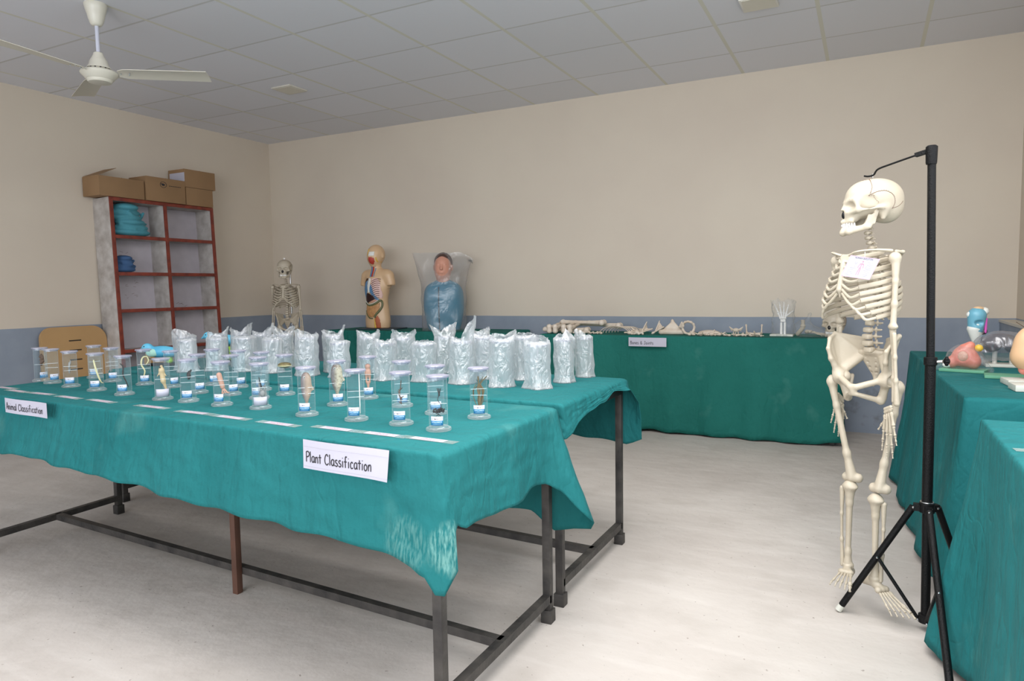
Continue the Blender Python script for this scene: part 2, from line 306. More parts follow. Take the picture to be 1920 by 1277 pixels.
# ------------------------------------------------------------------ object helpers
def thing(name, label, cat, loc=(0, 0, 0), rotz=0, group=None):
    o = bpy.data.objects.new(name, None); C.objects.link(o); o.empty_display_size = .05
    o.location = loc; o.rotation_euler = (0, 0, rotz); o['label'] = label; o['category'] = cat
    if group: o['group'] = group
    return o
def tag(o, label, cat, group=None):
    o['label'] = label; o['category'] = cat
    if group: o['group'] = group
    return o
def mesh_obj(name, V, F, m, parent=None, smooth=True, fm=None):
    me = bpy.data.meshes.new(name); me.from_pydata([tuple(v) for v in V], [], [tuple(f) for f in F])
    for k in (m if isinstance(m, (list, tuple)) else [m]): me.materials.append(k)
    if fm is not None: me.polygons.foreach_set('material_index', fm)
    if smooth: me.polygons.foreach_set('use_smooth', [True] * len(me.polygons))
    me.update(); o = bpy.data.objects.new(name, me); C.objects.link(o)
    if parent: o.parent = parent
    return o
class MB:
    def __init__(s): s.V = []; s.F = []; s.S = []
    def add(s, V, F, smooth=True):
        b = len(s.V); s.V += [tuple(v) for v in V]; s.F += [tuple(i + b for i in f) for f in F]; s.S += [smooth] * len(F); return s
    def box(s, x0, x1, y0, y1, z0, z1, rot=None, bev=.0):
        v = [Vector((x, y, z)) for z in (z0, z1) for y in (y0, y1) for x in (x0, x1)]
        if rot: v = [rot @ p for p in v]
        return s.add(v, [(0, 2, 3, 1), (4, 5, 7, 6), (0, 1, 5, 4), (2, 6, 7, 3), (0, 4, 6, 2), (1, 3, 7, 5)], False)
    def bbox(s, x0, x1, y0, y1, z0, z1, b=.004, rot=None):
        """box with bevelled edges"""
        bm = bmesh.new(); bmesh.ops.create_cube(bm, size=1)
        for v in bm.verts: v.co = Vector(((x0 + x1) / 2 + v.co.x * (x1 - x0), (y0 + y1) / 2 + v.co.y * (y1 - y0), (z0 + z1) / 2 + v.co.z * (z1 - z0)))
        bmesh.ops.bevel(bm, geom=bm.edges[:] , offset=b, segments=2, affect='EDGES', profile=.6)
        bm.verts.index_update(); V = [(rot @ v.co) if rot else v.co.copy() for v in bm.verts]; F = [[v.index for v in f.verts] for f in bm.faces]; bm.free()
        return s.add(V, F, False)
    def bar(s, a, b, w, h=None, up=(0, 0, 1)):
        a, b = Vector(a), Vector(b); d = (b - a).normalized(); u = Vector(up)
        if abs(d.dot(u)) > .98: u = Vector((0, 1, 0))
        x = d.cross(u).normalized() * w / 2; y = x.cross(d).normalized() * (h or w) / 2
        V = [p + sx * x + sy * y for p in (a, b) for sx, sy in ((-1, -1), (1, -1), (1, 1), (-1, 1))]
        return s.add(V, [(0, 1, 2, 3), (7, 6, 5, 4), (0, 4, 5, 1), (1, 5, 6, 2), (2, 6, 7, 3), (3, 7, 4, 0)], False)
    def tube(s, pts, rad, seg=10, cap=True, flat=1.0, up=(0, 0, 1), closed=False):
        P = [Vector(p) for p in pts]; n = len(P)
        if isinstance(rad, (int, float)): rad = [rad] * n
        V = []; pu = None
        for i, p in enumerate(P):
            if closed: t = (P[(i + 1) % n] - P[i - 1]).normalized()
            else: t = (P[min(i + 1, n - 1)] - P[max(i - 1, 0)]).normalized()
            u = Vector(up) if pu is None else pu
            if abs(t.dot(u)) > .97 and pu is None: u = Vector((0, 1, 0)) if abs(t.y) < .9 else Vector((1, 0, 0))
            x = t.cross(u).normalized(); y = x.cross(t).normalized(); pu = y if flat == 1.0 else None
            if flat != 1.0: pu = None
            for k in range(seg):
                a = 2 * PI * k / seg; V.append(p + x * math.cos(a) * rad[i] + y * math.sin(a) * rad[i] * flat)
        F = []
        for i in range(n if closed else n - 1):
            for k in range(seg):
                a = i * seg + k; b_ = i * seg + (k + 1) % seg; c = ((i + 1) % n) * seg + (k + 1) % seg; d = ((i + 1) % n) * seg + k
                F.append((a, b_, c, d))
        if cap and not closed: F.append(tuple(range(seg))[::-1]); F.append(tuple((n - 1) * seg + k for k in range(seg)))
        return s.add(V, F)
    def lathe(s, prof, seg=28, c=(0, 0, 0), cap=True, a0=0, axis=None):
        V = []; F = []; n = len(prof)
        for r, z in prof:
            for k in range(seg):
                a = a0 + 2 * PI * k / seg; V.append(Vector((c[0] + r * math.cos(a), c[1] + r * math.sin(a), c[2] + z)))
        for i in range(n - 1):
            for k in range(seg): F.append((i * seg + k, i * seg + (k + 1) % seg, (i + 1) * seg + (k + 1) % seg, (i + 1) * seg + k))
        if cap: F.append(tuple(range(seg))[::-1]); F.append(tuple((n - 1) * seg + k for k in range(seg)))
        return s.add(V, F)
    def sphere(s, c, r, seg=12, sc=(1, 1, 1)):
        V = []; F = []; n = seg // 2 + 1
        for i in range(n):
            th = PI * i / (n - 1)
            for k in range(seg):
                a = 2 * PI * k / seg; V.append((c[0] + r * sc[0] * math.sin(th) * math.cos(a), c[1] + r * sc[1] * math.sin(th) * math.sin(a), c[2] + r * sc[2] * math.cos(th)))
        for i in range(n - 1):
            for k in range(seg): F.append((i * seg + k, (i + 1) * seg + k, (i + 1) * seg + (k + 1) % seg, i * seg + (k + 1) % seg))
        return s.add(V, F)
    def build(s, name, m, parent=None):
        me = bpy.data.meshes.new(name); me.from_pydata(s.V, [], s.F); me.materials.append(m)
        me.polygons.foreach_set('use_smooth', s.S)
        # sharp creases between big angles
        me.update(); o = bpy.data.objects.new(name, me); C.objects.link(o)
        if parent: o.parent = parent
        try: me.set_sharp_from_angle(angle=math.radians(38))
        except Exception: pass
        return o
def smooth_path(pts, n=6):
    P = [np.array(p, float) for p in pts]; out = []
    for i in range(len(P) - 1):
        p0 = P[max(i - 1, 0)]; p1 = P[i]; p2 = P[i + 1]; p3 = P[min(i + 2, len(P) - 1)]
        for k in range(n):
            t = k / n; out.append(.5 * ((2 * p1) + (-p0 + p2) * t + (2 * p0 - 5 * p1 + 4 * p2 - p3) * t * t + (-p0 + 3 * p1 - 3 * p2 + p3) * t ** 3))
    out.append(P[-1]); return [tuple(q) for q in out]
def dup(root, loc=None, rotz=None, label=None, group=None, scale=None):
    r = root.copy(); C.objects.link(r)
    if loc is not None: r.location = loc
    if rotz is not None: r.rotation_euler = (0, 0, rotz)
    if scale: r.scale = (scale,) * 3
    if label: r['label'] = label
    if group: r['group'] = group
    for ch in list(root.children):
        c = ch.copy(); C.objects.link(c); c.parent = r
        for g in list(ch.children):
            d = g.copy(); C.objects.link(d); d.parent = c
    return r

# ---- signed distance modelling with surface nets
class SDF:
    def __init__(s): s.ops = []
    def cap(s, a, b, r1, r2=None, k=.006, sub=False): s.ops.append(('c', np.array(a, float), np.array(b, float), r1, r1 if r2 is None else r2, k, sub)); return s
    def ell(s, c, r, k=.006, sub=False, rot=None): s.ops.append(('e', np.array(c, float), np.array(r, float), None if rot is None else np.array(Euler(rot).to_matrix()), 0, k, sub)); return s
    def tri(s, a, b, c, t, k=.006, sub=False): s.ops.append(('t', np.array(a, float), np.array(b, float), np.array(c, float), t, k, sub)); return s
    def box(s, c, h, r, k=.006, sub=False): s.ops.append(('b', np.array(c, float), np.array(h, float), r, 0, k, sub)); return s
    def prim(s, o, P):
        ty = o[0]
        if ty == 'c':
            a, b = o[1], o[2]; ba = b - a; pa = P - a; t = np.clip(pa @ ba / (ba @ ba + 1e-12), 0, 1)
            return np.linalg.norm(pa - t[..., None] * ba, axis=-1) - (o[3] + (o[4] - o[3]) * t)
        if ty == 'e':
            q = P - o[1]
            if o[3] is not None: q = q @ o[3]
            k0 = np.linalg.norm(q / o[2], axis=-1); k1 = np.linalg.norm(q / (o[2] ** 2), axis=-1) + 1e-9
            return k0 * (k0 - 1) / k1
        if ty == 'b':
            q = np.abs(P - o[1]) - o[2] + o[3]
            return np.linalg.norm(np.maximum(q, 0), axis=-1) + np.minimum(q.max(-1), 0) - o[3]
        a, b, c = o[1], o[2], o[3]
        ba, cb, ac = b - a, c - b, a - c; nor = np.cross(ba, ac); pa, pb, pc = P - a, P - b, P - c
        def sg(e, q): return np.sign(q @ np.cross(e, nor))
        inside = (sg(ba, pa) + sg(cb, pb) + sg(ac, pc)) >= 2.0
        def seg(e, q): t = np.clip(q @ e / (e @ e), 0, 1); w = q - t[..., None] * e; return (w * w).sum(-1)
        de = np.minimum(np.minimum(seg(ba, pa), seg(cb, pb)), seg(ac, pc)); dp = (pa @ nor) ** 2 / (nor @ nor)
        return np.sqrt(np.where(inside, dp, de)) - o[4]
    def __call__(s, P):
        d = None
        for o in s.ops:
            e = s.prim(o, P); k = max(o[5], 1e-5)
            if d is None: d = e; continue
            if o[6]:
                e = -e; h = np.maximum(k - np.abs(d - e), 0) / k; d = np.maximum(d, e) + h * h * k * .25
            else:
                h = np.maximum(k - np.abs(d - e), 0) / k; d = np.minimum(d, e) - h * h * k * .25
        return d
    def bounds(s):
        lo = np.full(3, 1e9); hi = -lo
        for o in s.ops:
            if o[6]: continue
            if o[0] == 'c': r = max(o[3], o[4]); ps = [o[1] - r, o[1] + r, o[2] - r, o[2] + r]
            elif o[0] == 'e': r = o[2] if o[3] is None else np.full(3, max(o[2])); ps = [o[1] - r, o[1] + r]
            elif o[0] == 'b': ps = [o[1] - o[2], o[1] + o[2]]
            else: ps = [q + e * o[4] for q in o[1:4] for e in (-1, 1)]
            for p in ps: lo = np.minimum(lo, p); hi = np.maximum(hi, p)
        return lo, hi
    def mesh(s, h):
        lo, hi = s.bounds(); lo = lo - 2.5 * h; hi = hi + 2.5 * h; n = np.maximum(((hi - lo) / h).astype(int) + 1, 4)
        ax = [lo[i] + h * np.arange(n[i]) for i in range(3)]
        D = np.empty(n)
        for i in range(n[0]):     # slab by slab keeps memory small
            Y, Z = np.meshgrid(ax[1], ax[2], indexing='ij'); P = np.stack([np.full_like(Y, ax[0][i]), Y, Z], -1); D[i] = s(P)
        return nets(D, lo, h)
    def project(s, p, it=12):
        p = np.array(p, float); e = 1e-4
        for _ in range(it):
            d = float(s(p[None])[0]); g = np.array([float(s((p + e * v)[None])[0]) - float(s((p - e * v)[None])[0]) for v in np.eye(3)]) / (2 * e)
            nn = g @ g + 1e-9; p = p - g * d / nn
        return p
    def build(s, name, m, parent, h): V, F = s.mesh(h); return mesh_obj(name, V, F, m, parent)
def nets(D, lo, h):
    S = D < 0; nx, ny, nz = [k - 1 for k in D.shape]
    cnt = np.zeros((nx, ny, nz)); acc = np.zeros((nx, ny, nz, 3))
    corners = [(i, j, k) for i in (0, 1) for j in (0, 1) for k in (0, 1)]
    g = lambda A, c: A[c[0]:c[0] + nx, c[1]:c[1] + ny, c[2]:c[2] + nz]
    for c in corners:
        for a in range(3):
            if c[a]: continue
            d = list(c); d[a] = 1; A, B = g(D, c), g(D, d); x = (A < 0) != (B < 0)
            t = np.where(x, A / np.where(x, A - B, 1), 0)
            cnt += x
            for q in range(3): acc[..., q] += np.where(x, c[q] + (t if q == a else 0), 0)
    act = cnt > 0; idx = -np.ones((nx, ny, nz), int); idx[act] = np.arange(act.sum())
    base = np.argwhere(act); V = lo + h * (base + acc[act] / cnt[act][:, None])
    F = []
    for a in range(3):
        b, c = (a + 1) % 3, (a + 2) % 3
        sl0 = [slice(1, -1)] * 3; sl1 = [slice(1, -1)] * 3; sl0[a] = slice(0, -1); sl1[a] = slice(1, None)
        A, B = S[tuple(sl0)], S[tuple(sl1)]; e = np.argwhere(A != B)
        if not len(e): continue
        off = np.array([1, 1, 1]); off[a] = 0; e2 = e + off; neg = A[tuple(e.T)]
        def at(db, dc):
            q = e2.copy(); q[:, b] += db; q[:, c] += dc; return idx[tuple(q.T)]
        q = np.stack([at(-1, -1), at(0, -1), at(0, 0), at(-1, 0)], 1); q[~neg] = q[~neg][:, ::-1]; F.append(q)
    F = np.concatenate(F); F = F[(F >= 0).all(1)]
    return V.tolist(), F.tolist()

# ------------------------------------------------------------------ the room
XL, XR, YB, YF, ZC = -5.972, .905, 5.763, -2.8, 2.765
def struct(name, V, F, m):
    o = mesh_obj(name, V, F, m, smooth=False); o['kind'] = 'structure'; return o
def sbox(name, x0, x1, y0, y1, z0, z1, m):
    b = MB().box(x0, x1, y0, y1, z0, z1); return struct(name, b.V, b.F, m)
sbox('floor', XL - .1, XR + .1, YF, YB + .1, -.1, 0, M['floor'])
sbox('ceiling', XL - .1, XR + .1, YF, YB + .1, ZC, ZC + .1, M['ceiling'])
sbox('wall_back', XL - .1, XR + .1, YB, YB + .12, 0, ZC, M['wall'])
sbox('wall_left', XL - .12, XL, YF, YB, 0, ZC, M['wall'])
sbox('wall_right', XR, XR + .12, 2.62, YB, 0, ZC, M['wall'])
sbox('wall_right_front', XR, XR + .12, YF, .1, 0, ZC, M['wall'])
sbox('wall_right_under_window', XR, XR + .12, .1, 2.62, 0, .86, M['wall'])
sbox('trim_1', .812, XR, .1, YB, 0, .84, M['wall'])
sbox('trim_2', .806, XR + .001, .1, YB, .84, .856, M['vent'])

# ------------------------------------------------------------------ tables
def work_table(label, q, top, leg_ins, near_group, mid=True, foot=True, dusty=True):
    """q = corners (near right, near left, far left, far right) of the table top"""
    nr, nl, fl_, fr = [Vector((*p, 0)) for p in q]
    t = thing('work_table', label, 'table', tuple((nr + nl + fl_ + fr) / 4), group=near_group)
    o = (nr + nl + fl_ + fr) / 4
    P = lambda v, z: Vector((v.x - o.x, v.y - o.y, z))
    zt = top - .006
    b = MB(); c = [P(v, 0) for v in (nr, nl, fl_, fr)]
    V = [Vector((p.x * .992, p.y * .985, z)) for z in (zt - .022, zt) for p in c]
    b.add(V, [(0, 1, 2, 3), (7, 6, 5, 4), (0, 4, 5, 1), (1, 5, 6, 2), (2, 6, 7, 3), (3, 7, 4, 0)], False); b.build('tabletop', M['ply'], t)
    ctr = Vector((0, 0, 0))
    legs = []
    for v in c:
        p = Vector((v.x - math.copysign(leg_ins[0], v.x), v.y - math.copysign(leg_ins[1], v.y), 0)); legs.append(p)
    for i, p in enumerate(legs):
        lb = MB().bbox(p.x - .0135, p.x + .0135, p.y - .0135, p.y + .0135, .0, zt - .022, .002)
        lg = lb.build('leg', M['steel_dusty'], t)
        if foot: MB().bbox(p.x - .019, p.x + .019, p.y - .019, p.y + .019, 0, .045, .002).build('foot_cap', M['steel_dusty'], lg)
    zs = .082
    e1, e2 = (legs[0] + legs[3]) / 2, (legs[1] + legs[2]) / 2
    for a, b_ in ((legs[0], legs[3]), (legs[1], legs[2])):
        MB().bar(a + Vector((0, 0, zs)), b_ + Vector((0, 0, zs)), .027).build('end_rail', M['steel_dusty'], t)
        MB().bar(a + Vector((0, 0, zt - .04)), b_ + Vector((0, 0, zt - .04)), .03).build('top_rail', M['steel'], t)
    MB().bar(e1 + Vector((0, 0, zs)), e2 + Vector((0, 0, zs)), .027).build('stretcher', M['steel_dusty'], t)
    for a, b_ in ((legs[0], legs[1]), (legs[2], legs[3])):
        MB().bar(a + Vector((0, 0, zt - .04)), b_ + Vector((0, 0, zt - .04)), .03).build('top_rail', M['steel'], t)
    return t, legs, o
TA = [(-.905, 1.372), (-3.40, 1.525), (-3.43, 2.20), (-.905, 2.085)]
TB = [(-.915, 2.155), (-3.60, 2.285), (-3.66, 3.06), (-.915, 2.87)]
ta, la, oa = work_table('long steel-framed table under the green cloth, nearest the camera', TA, .722, (.03, .03), None)
mx = -2.075 - oa.x; my = 1.755 - oa.y
lg = MB().bbox(mx - .013, mx + .013, my - .006, my + .020, 0, .69, .002).build('leg', M['rust'], ta); lg['label'] = 'rust-brown middle leg'
tb, lb_, ob = work_table('long steel-framed table in second row, under cloth with the bagged jars', TB, .722, (.03, .03), None)
TBone = [(-.17, 5.2), (-2.42, 5.2), (-2.42, 5.70), (-.17, 5.70)]
work_table('table against back wall carrying loose bones, right of the torso table', TBone, .739, (.03, .03), None)
TMod = [(-2.74, 5.2), (-4.72, 5.2), (-4.72, 5.70), (-2.74, 5.70)]
work_table('table against back wall under the torso model and blue manikin', TMod, .741, (.03, .03), None)
TR1 = [(.80, 2.79), (.30, 2.79), (.225, 4.62), (.80, 4.62)]
work_table('table by right wall carrying the organ models', TR1, .722, (.03, .03), None)
TR2 = [(.80, .95), (.297, .95), (.297, 2.372), (.80, 2.372)]
work_table('nearest right-hand table, at bottom right corner of the view', TR2, .722, (.03, .03), None)

def cloth(name, label, top, q, hem, m, seed=0, amp=.012, freq=26, rows=22, group=None, samples=.014, shoulder=.014):
    """q corners listed around the loop; hem = [(s, out, z)] with s in corner units 0..4 (loop), out = metres outward"""
    rnd = random.Random(seed); Q = [Vector((*p, 0)) for p in q]
    ctr = sum(Q, Vector()) / 4
    per = []
    for i in range(4):
        a, b = Q[i], Q[(i + 1) % 4]; n = max(4, int((b - a).length / samples))
        for k in range(n): per.append((i + k / n, a.lerp(b, k / n)))
    hs = sorted(hem)
    def hemat(s):
        ext = [(hs[-1][0] - 4,) + tuple(hs[-1][1:])] + hs + [(hs[0][0] + 4,) + tuple(hs[0][1:])]
        for i in range(len(ext) - 1):
            if ext[i][0] <= s <= ext[i + 1][0]:
                t = (s - ext[i][0]) / max(1e-6, ext[i + 1][0] - ext[i][0]); t = t * t * (3 - 2 * t) * .5 + t * .5
                return [ext[i][j] * (1 - t) + ext[i + 1][j] * t for j in (1, 2)]
        return hs[0][1:]
    V = []; n = len(per); arc = 0; ph = rnd.uniform(0, 6)
    cols = []
    for j, (s, p) in enumerate(per):
        i = int(s) % 4; fr = s - int(s); a, b = Q[i], Q[(i + 1) % 4]; d = (b - a).normalized(); nor = Vector((d.y, -d.x, 0))
        if nor.dot(p - ctr) < 0: nor = -nor
        L = (b - a).length; prev = (Q[i] - Q[i - 1]).normalized(); nxt = (Q[(i + 2) % 4] - b).normalized()
        def out(dd):
            w = Vector((dd.y, -dd.x, 0)); return w if w.dot(p - ctr) > 0 else -w
        w = .035 / L      # round the outward direction near the corners
        if fr < w: nn = (nor * (.5 + .5 * fr / w) + out(prev) * (.5 - .5 * fr / w)).normalized()
        elif fr > 1 - w: nn = (nor * (.5 + .5 * (1 - fr) / w) + out(nxt) * (.5 - .5 * (1 - fr) / w)).normalized()
        else: nn = nor
        o, z = hemat(s); arc = fr * L
        wave = math.sin(freq * arc + ph + 2.2 * pnoise((arc * 2.3, i * 7.1, seed))) + .6 * pnoise((arc * 9, seed, i))
        col = []
        inner = p + (ctr - p) * .022
        col.append(Vector((inner.x, inner.y, top)))
        for a_ in (.35, .7, 1.0):
            an = a_ * PI / 2; e_ = inner.lerp(p, math.sin(an)); col.append(Vector((e_.x, e_.y, top - shoulder + shoulder * math.cos(an))))
        z0 = top - shoulder; base = col[-1].copy()
        for r in range(1, rows + 1):
            t = r / rows; am = amp * t ** .8
            lean = o * (t ** 1.15)
            crumple = .004 * pnoise((arc * 14 + i * 5, t * 7, seed)) * min(1, t * 3)
            off = lean + am * (wave + .35) * .8 + crumple
            zz = z0 + (z - z0) * t + .004 * t * math.sin(arc * 31 + seed)
            col.append(Vector((base.x, base.y, 0)) + nn * max(off, -.01) + Vector((0, 0, max(zz, .006))))
        cols.append(col)
    m_ = len(cols[0])
    for c_ in cols: V += c_
    F = []
    for j in range(n):
        k = (j + 1) % n
        for r in range(m_ - 1): F.append((j * m_ + r, j * m_ + r + 1, k * m_ + r + 1, k * m_ + r))
    # top sheet as rings shrinking to the centre line
    prev = [j * m_ for j in range(n)]; fm_top = len(F)
    for sc in (.985, .5):
        ring = []
        for j in range(n):
            p = V[j * m_]; c0 = Vector((ctr.x + (p.x - ctr.x) * sc, ctr.y + (p.y - ctr.y) * sc, top)); V.append(c0); ring.append(len(V) - 1)
        for j in range(n): F.append((prev[j], prev[(j + 1) % n], ring[(j + 1) % n], ring[j]))
        prev = ring
    F.append(tuple(prev))
    o = mesh_obj(name, V, F, m)
    bm = bmesh.new(); bm.from_mesh(o.data); bmesh.ops.recalc_face_normals(bm, faces=bm.faces); bm.to_mesh(o.data); bm.free()
    o.data.polygons.foreach_set('use_smooth', [True] * len(o.data.polygons))
    md = o.modifiers.new('thickness', 'SOLIDIFY'); md.thickness = .0012; md.offset = -1
    return tag(o, label, 'tablecloth', group)
# loop order: corner 0 = near right, 1 = near left, 2 = far left, 3 = far right
S = lambda x: (-.905 - x) / 2.495     # fraction along table A front from x
hemA = [(0, .018, .386), (.0055, .022, .390), (.0115, .03, .435), (.03, .03, .450), (S(-1.047), .03, .458), (S(-1.18), .035, .478), (S(-1.365), .04, .476), (S(-1.587), .04, .483), (S(-1.812), .04, .484), (S(-2.14), .05, .505), (S(-2.43), .05, .51), (S(-2.75), .05, .52), (1, .04, .5),
        (1.5, .03, .45), (2, .03, .4), (2.3, .02, .42), (2.85, .02, .355), (2.95, .03, .345), (2.985, .05, .29), (3.0, .11, .30), (3.03, .12, .36), (3.09, .03, .47), (3.18, .005, .50), (3.30, .008, .513), (3.40, .012, .502), (3.5, .02, .50), (3.62, .02, .512), (3.75, .02, .515), (3.90, .02, .53), (3.955, .012, .55), (3.975, .05, .47), (3.99, .045, .41)]
cloth('tablecloth', 'bright green cloth on the nearest table, signed for animals and plants', .7255, TA, hemA, M['cloth'], 3, .008, 19)
hemB = [(0, .0, .60), (.03, .02, .56), (.2, .015, .55), (.6, .015, .5), (1, .02, .5), (1.5, .03, .45), (2, .03, .45), (2.5, .02, .45), (2.85, .02, .455), (2.97, .02, .44), (2.99, .045, .43), (3.0, .06, .45),
        (3.03, .05, .62), (3.10, .03, .69), (3.3, .012, .695), (3.5, .012, .675), (3.7, .015, .668), (3.85, .02, .645), (3.95, .02, .62)]
cloth('tablecloth', 'bright green cloth under the bagged jars, short over its end', .7255, TB, hemB, M['cloth'], 8, .006, 15)
hemN = [(0, .03, .035), (.05, .045, .012), (.25, .04, .010), (.45, .04, .012), (.62, .04, .025), (.75, .035, .04), (1, .03, .05), (2, .01, .3), (3, .01, .3), (3.6, .02, .06), (3.96, .03, .03)]
cloth('tablecloth', 'dark green cloth hanging to the floor below the loose bones', .7425, TBone, hemN, M['cloth_dark'], 12, .022, 21)
hemM = [(0, .03, .05), (.5, .03, .05), (1, .03, .05), (2, .01, .3), (3, .01, .3), (3.6, .02, .06)]
cloth('tablecloth', 'dark green cloth under the torso model and blue manikin', .7445, TMod, hemM, M['cloth_dark'], 15, .015, 18)
hemR1 = [(0, .03, .05), (.5, .03, .05), (1, .05, .08), (1.04, .07, .06), (1.2, .075, .03), (1.5, .08, .02), (1.8, .085, .02), (1.95, .09, .015), (2.0, .06, .03), (2.05, .03, .05), (2.5, .01, .1), (3, .01, .1)]
cloth('tablecloth', 'green cloth under the organ models by the right wall', .7255, TR1, hemR1, M['cloth'], 21, .016, 16)
hemR2 = [(0, .02, .2), (.5, .02, .2), (1, .05, .1), (1.3, .04, .03), (1.7, .03, .02), (1.85, .03, .03), (1.90, .05, .03), (1.95, .085, .03), (1.985, .12, .035), (2.01, .12, .03), (2.05, .06, .05), (2.3, .03, .1), (3, .02, .2)]
cloth('tablecloth', 'green cloth on the nearest right-hand table, corner flaring at the floor', .7255, TR2, hemR2, M['cloth'], 27, .010, 17)

# ------------------------------------------------------------------ signs (stroke lettering)
G = {
 'P': (.46, [[(.04, 0), (.04, .76)], [(.04, .74), (.25, .78), (.42, .68), (.42, .52), (.28, .40), (.05, .36)]]),
 'l': (.16, [[(.07, 0), (.07, .80)]]), 'a': (.44, [[(.36, .42), (.22, .47), (.07, .36), (.05, .16), (.15, .02), (.28, .06), (.36, .22)], [(.37, .46), (.37, .14), (.43, .0)]]),
 'n': (.42, [[(.05, .46), (.06, 0)], [(.06, .28), (.2, .45), (.33, .38), (.35, 0)]]),
 't': (.34, [[(.16, .68), (.16, 0)], [(.0, .46), (.33, .47)]]),
 'C': (.54, [[(.46, .62), (.36, .76), (.2, .72), (.06, .46), (.06, .2), (.2, .02), (.36, .02), (.5, .14)]]),
 's': (.36, [[(.30, .42), (.18, .47), (.06, .38), (.12, .27), (.28, .2), (.30, .07), (.16, 0), (.02, .07)]]),
 'i': (.22, [[(.10, 0), (.10, .46)], [(.10, .65), (.105, .69)]]), 'f': (.36, [[(.34, .76), (.22, .80), (.15, .66), (.14, 0)], [(.0, .42), (.30, .43)]]),
 'c': (.38, [[(.33, .38), (.22, .47), (.08, .36), (.05, .16), (.16, .01), (.34, .06)]]),
 'o': (.42, [[(.2, .46), (.06, .34), (.05, .12), (.18, .0), (.33, .08), (.36, .3), (.2, .46)]]),
 'A': (.54, [[(.0, 0), (.26, .78), (.36, .62), (.5, 0)], [(.10, .28), (.44, .28)]]),
 'm': (.74, [[(.05, .46), (.06, 0)], [(.06, .28), (.2, .45), (.33, .38), (.35, .02)], [(.35, .28), (.5, .45), (.62, .38), (.65, 0)]]),
 'B': (.48, [[(.05, 0), (.05, .76)], [(.05, .76), (.3, .74), (.34, .58), (.06, .42)], [(.06, .42), (.36, .38), (.42, .18), (.28, .02), (.05, 0)]]),
 'e': (.42, [[(.06, .24), (.34, .28), (.3, .42), (.18, .47), (.06, .32), (.06, .12), (.2, 0), (.36, .06)]]),
 '&': (.56, [[(.5, .02), (.14, .52), (.18, .7), (.3, .72), (.34, .58), (.08, .3), (.08, .1), (.22, 0), (.38, .08), (.48, .3)]]),
 'J': (.5, [[(.14, .76), (.48, .76)], [(.32, .76), (.32, .14), (.2, .0), (.04, .08)]]), ' ': (.3, []),
}
def lettering(txt, size, track=.06, w=.088, xs=.78):
    """monoline letters in the XZ plane, 0.3 mm thick, facing -Y"""
    b = MB(); x = 0
    for ch in txt:
        adv, strokes = G[ch]
        for s_ in strokes:
            P = smooth_path([(px, pz, 0) for px, pz in s_], 4) if len(s_) > 2 else [(px, pz, 0) for px, pz in s_]
            b.tube([((x + p[0]) * size * xs, 0, p[1] * size) for p in P], w * size / 2, 6, flat=.28, up=(0, 1, 0))
        x += adv + track
    return b, x * size * xs
def bend_sheet(w, h, curl, nx=14, nz=8, th=.0006):
    """a sheet of paper, x 0..w, z 0..h, curling towards -Y"""
    V = []; F = []
    for k in (0, 1):
        for j in range(nz + 1):
            for i in range(nx + 1):
                u, v = i / nx, j / nz; V.append((u * w, -curl(u, v) + (th if k else 0), v * h))
    s = (nx + 1) * (nz + 1)
    for j in range(nz):
        for i in range(nx):
            a = j * (nx + 1) + i; F.append((a, a + 1, a + nx + 2, a + nx + 1)); F.append((s + a, s + a + nx + 1, s + a + nx + 2, s + a + 1))
    return V, F
def sign(name, label, w, h, loc, rz, tilt, txt, size, tx, tz, curl, border=True, roll=0, frac=.78):
    r = thing(name, label, 'sign', loc); r.rotation_euler = (tilt, roll, rz)
    V, F = bend_sheet(w, h, curl); mesh_obj('paper_sheet', V, F, M['paper'], r)
    b, tw = lettering(txt, size, xs=1.0); b, tw = lettering(txt, size, xs=frac * w / tw)
    b.V = [(v[0] + tx, -curl(min(1, (v[0] + tx) / w), (v[2] + tz) / h) - .0009 + v[1], v[2] + tz) for v in b.V]
    b.build('lettering', M['ink'], r)
    if border:
        b = MB()
        for z_ in (tz - .012, tz + .8 * size + .012):
            P = [(w * u, -curl(u, z_ / h) - .0008, z_) for u in [k / 12 for k in range(13)]]; b.tube(P, .0003, 4)
        b.build('border_line', M['ink_grey'], r)
    return r
dirA = math.atan2(1.372 - 1.525, -.905 + 3.40)      # direction of table A's front edge, left to right
sign('paper_sign', 'white paper sign reading Plant Classification pinned to the cloth', .297, .078, (-1.340, 1.383, .648), dirA, 0, 'Plant Classification', .036, .012, .019,
     lambda u, v: .010 + .012 * (1 - v) * (u - .3) ** 2 * 2 + .004 * math.sin(u * 5) - .010 * abs(1 - v) * 0, roll=0)
sign('paper_sign', 'white paper sign reading Animal Classification pinned at far left', .308, .056, (-2.945, 1.466, .676), dirA, 0, 'Animal Classification', .033, .012, .013,
     lambda u, v: .010 + .003 * math.sin(u * 6), border=False, frac=.86)
sign('paper_sign', 'small white paper sign reading Bones & Joints on dark cloth', .293, .068, (-1.633, 5.150, .664), .0, 0, 'Bones & Joints', .032, .014, .016,
     lambda u, v: .004 + .003 * math.sin(u * 5), border=False, frac=.62)

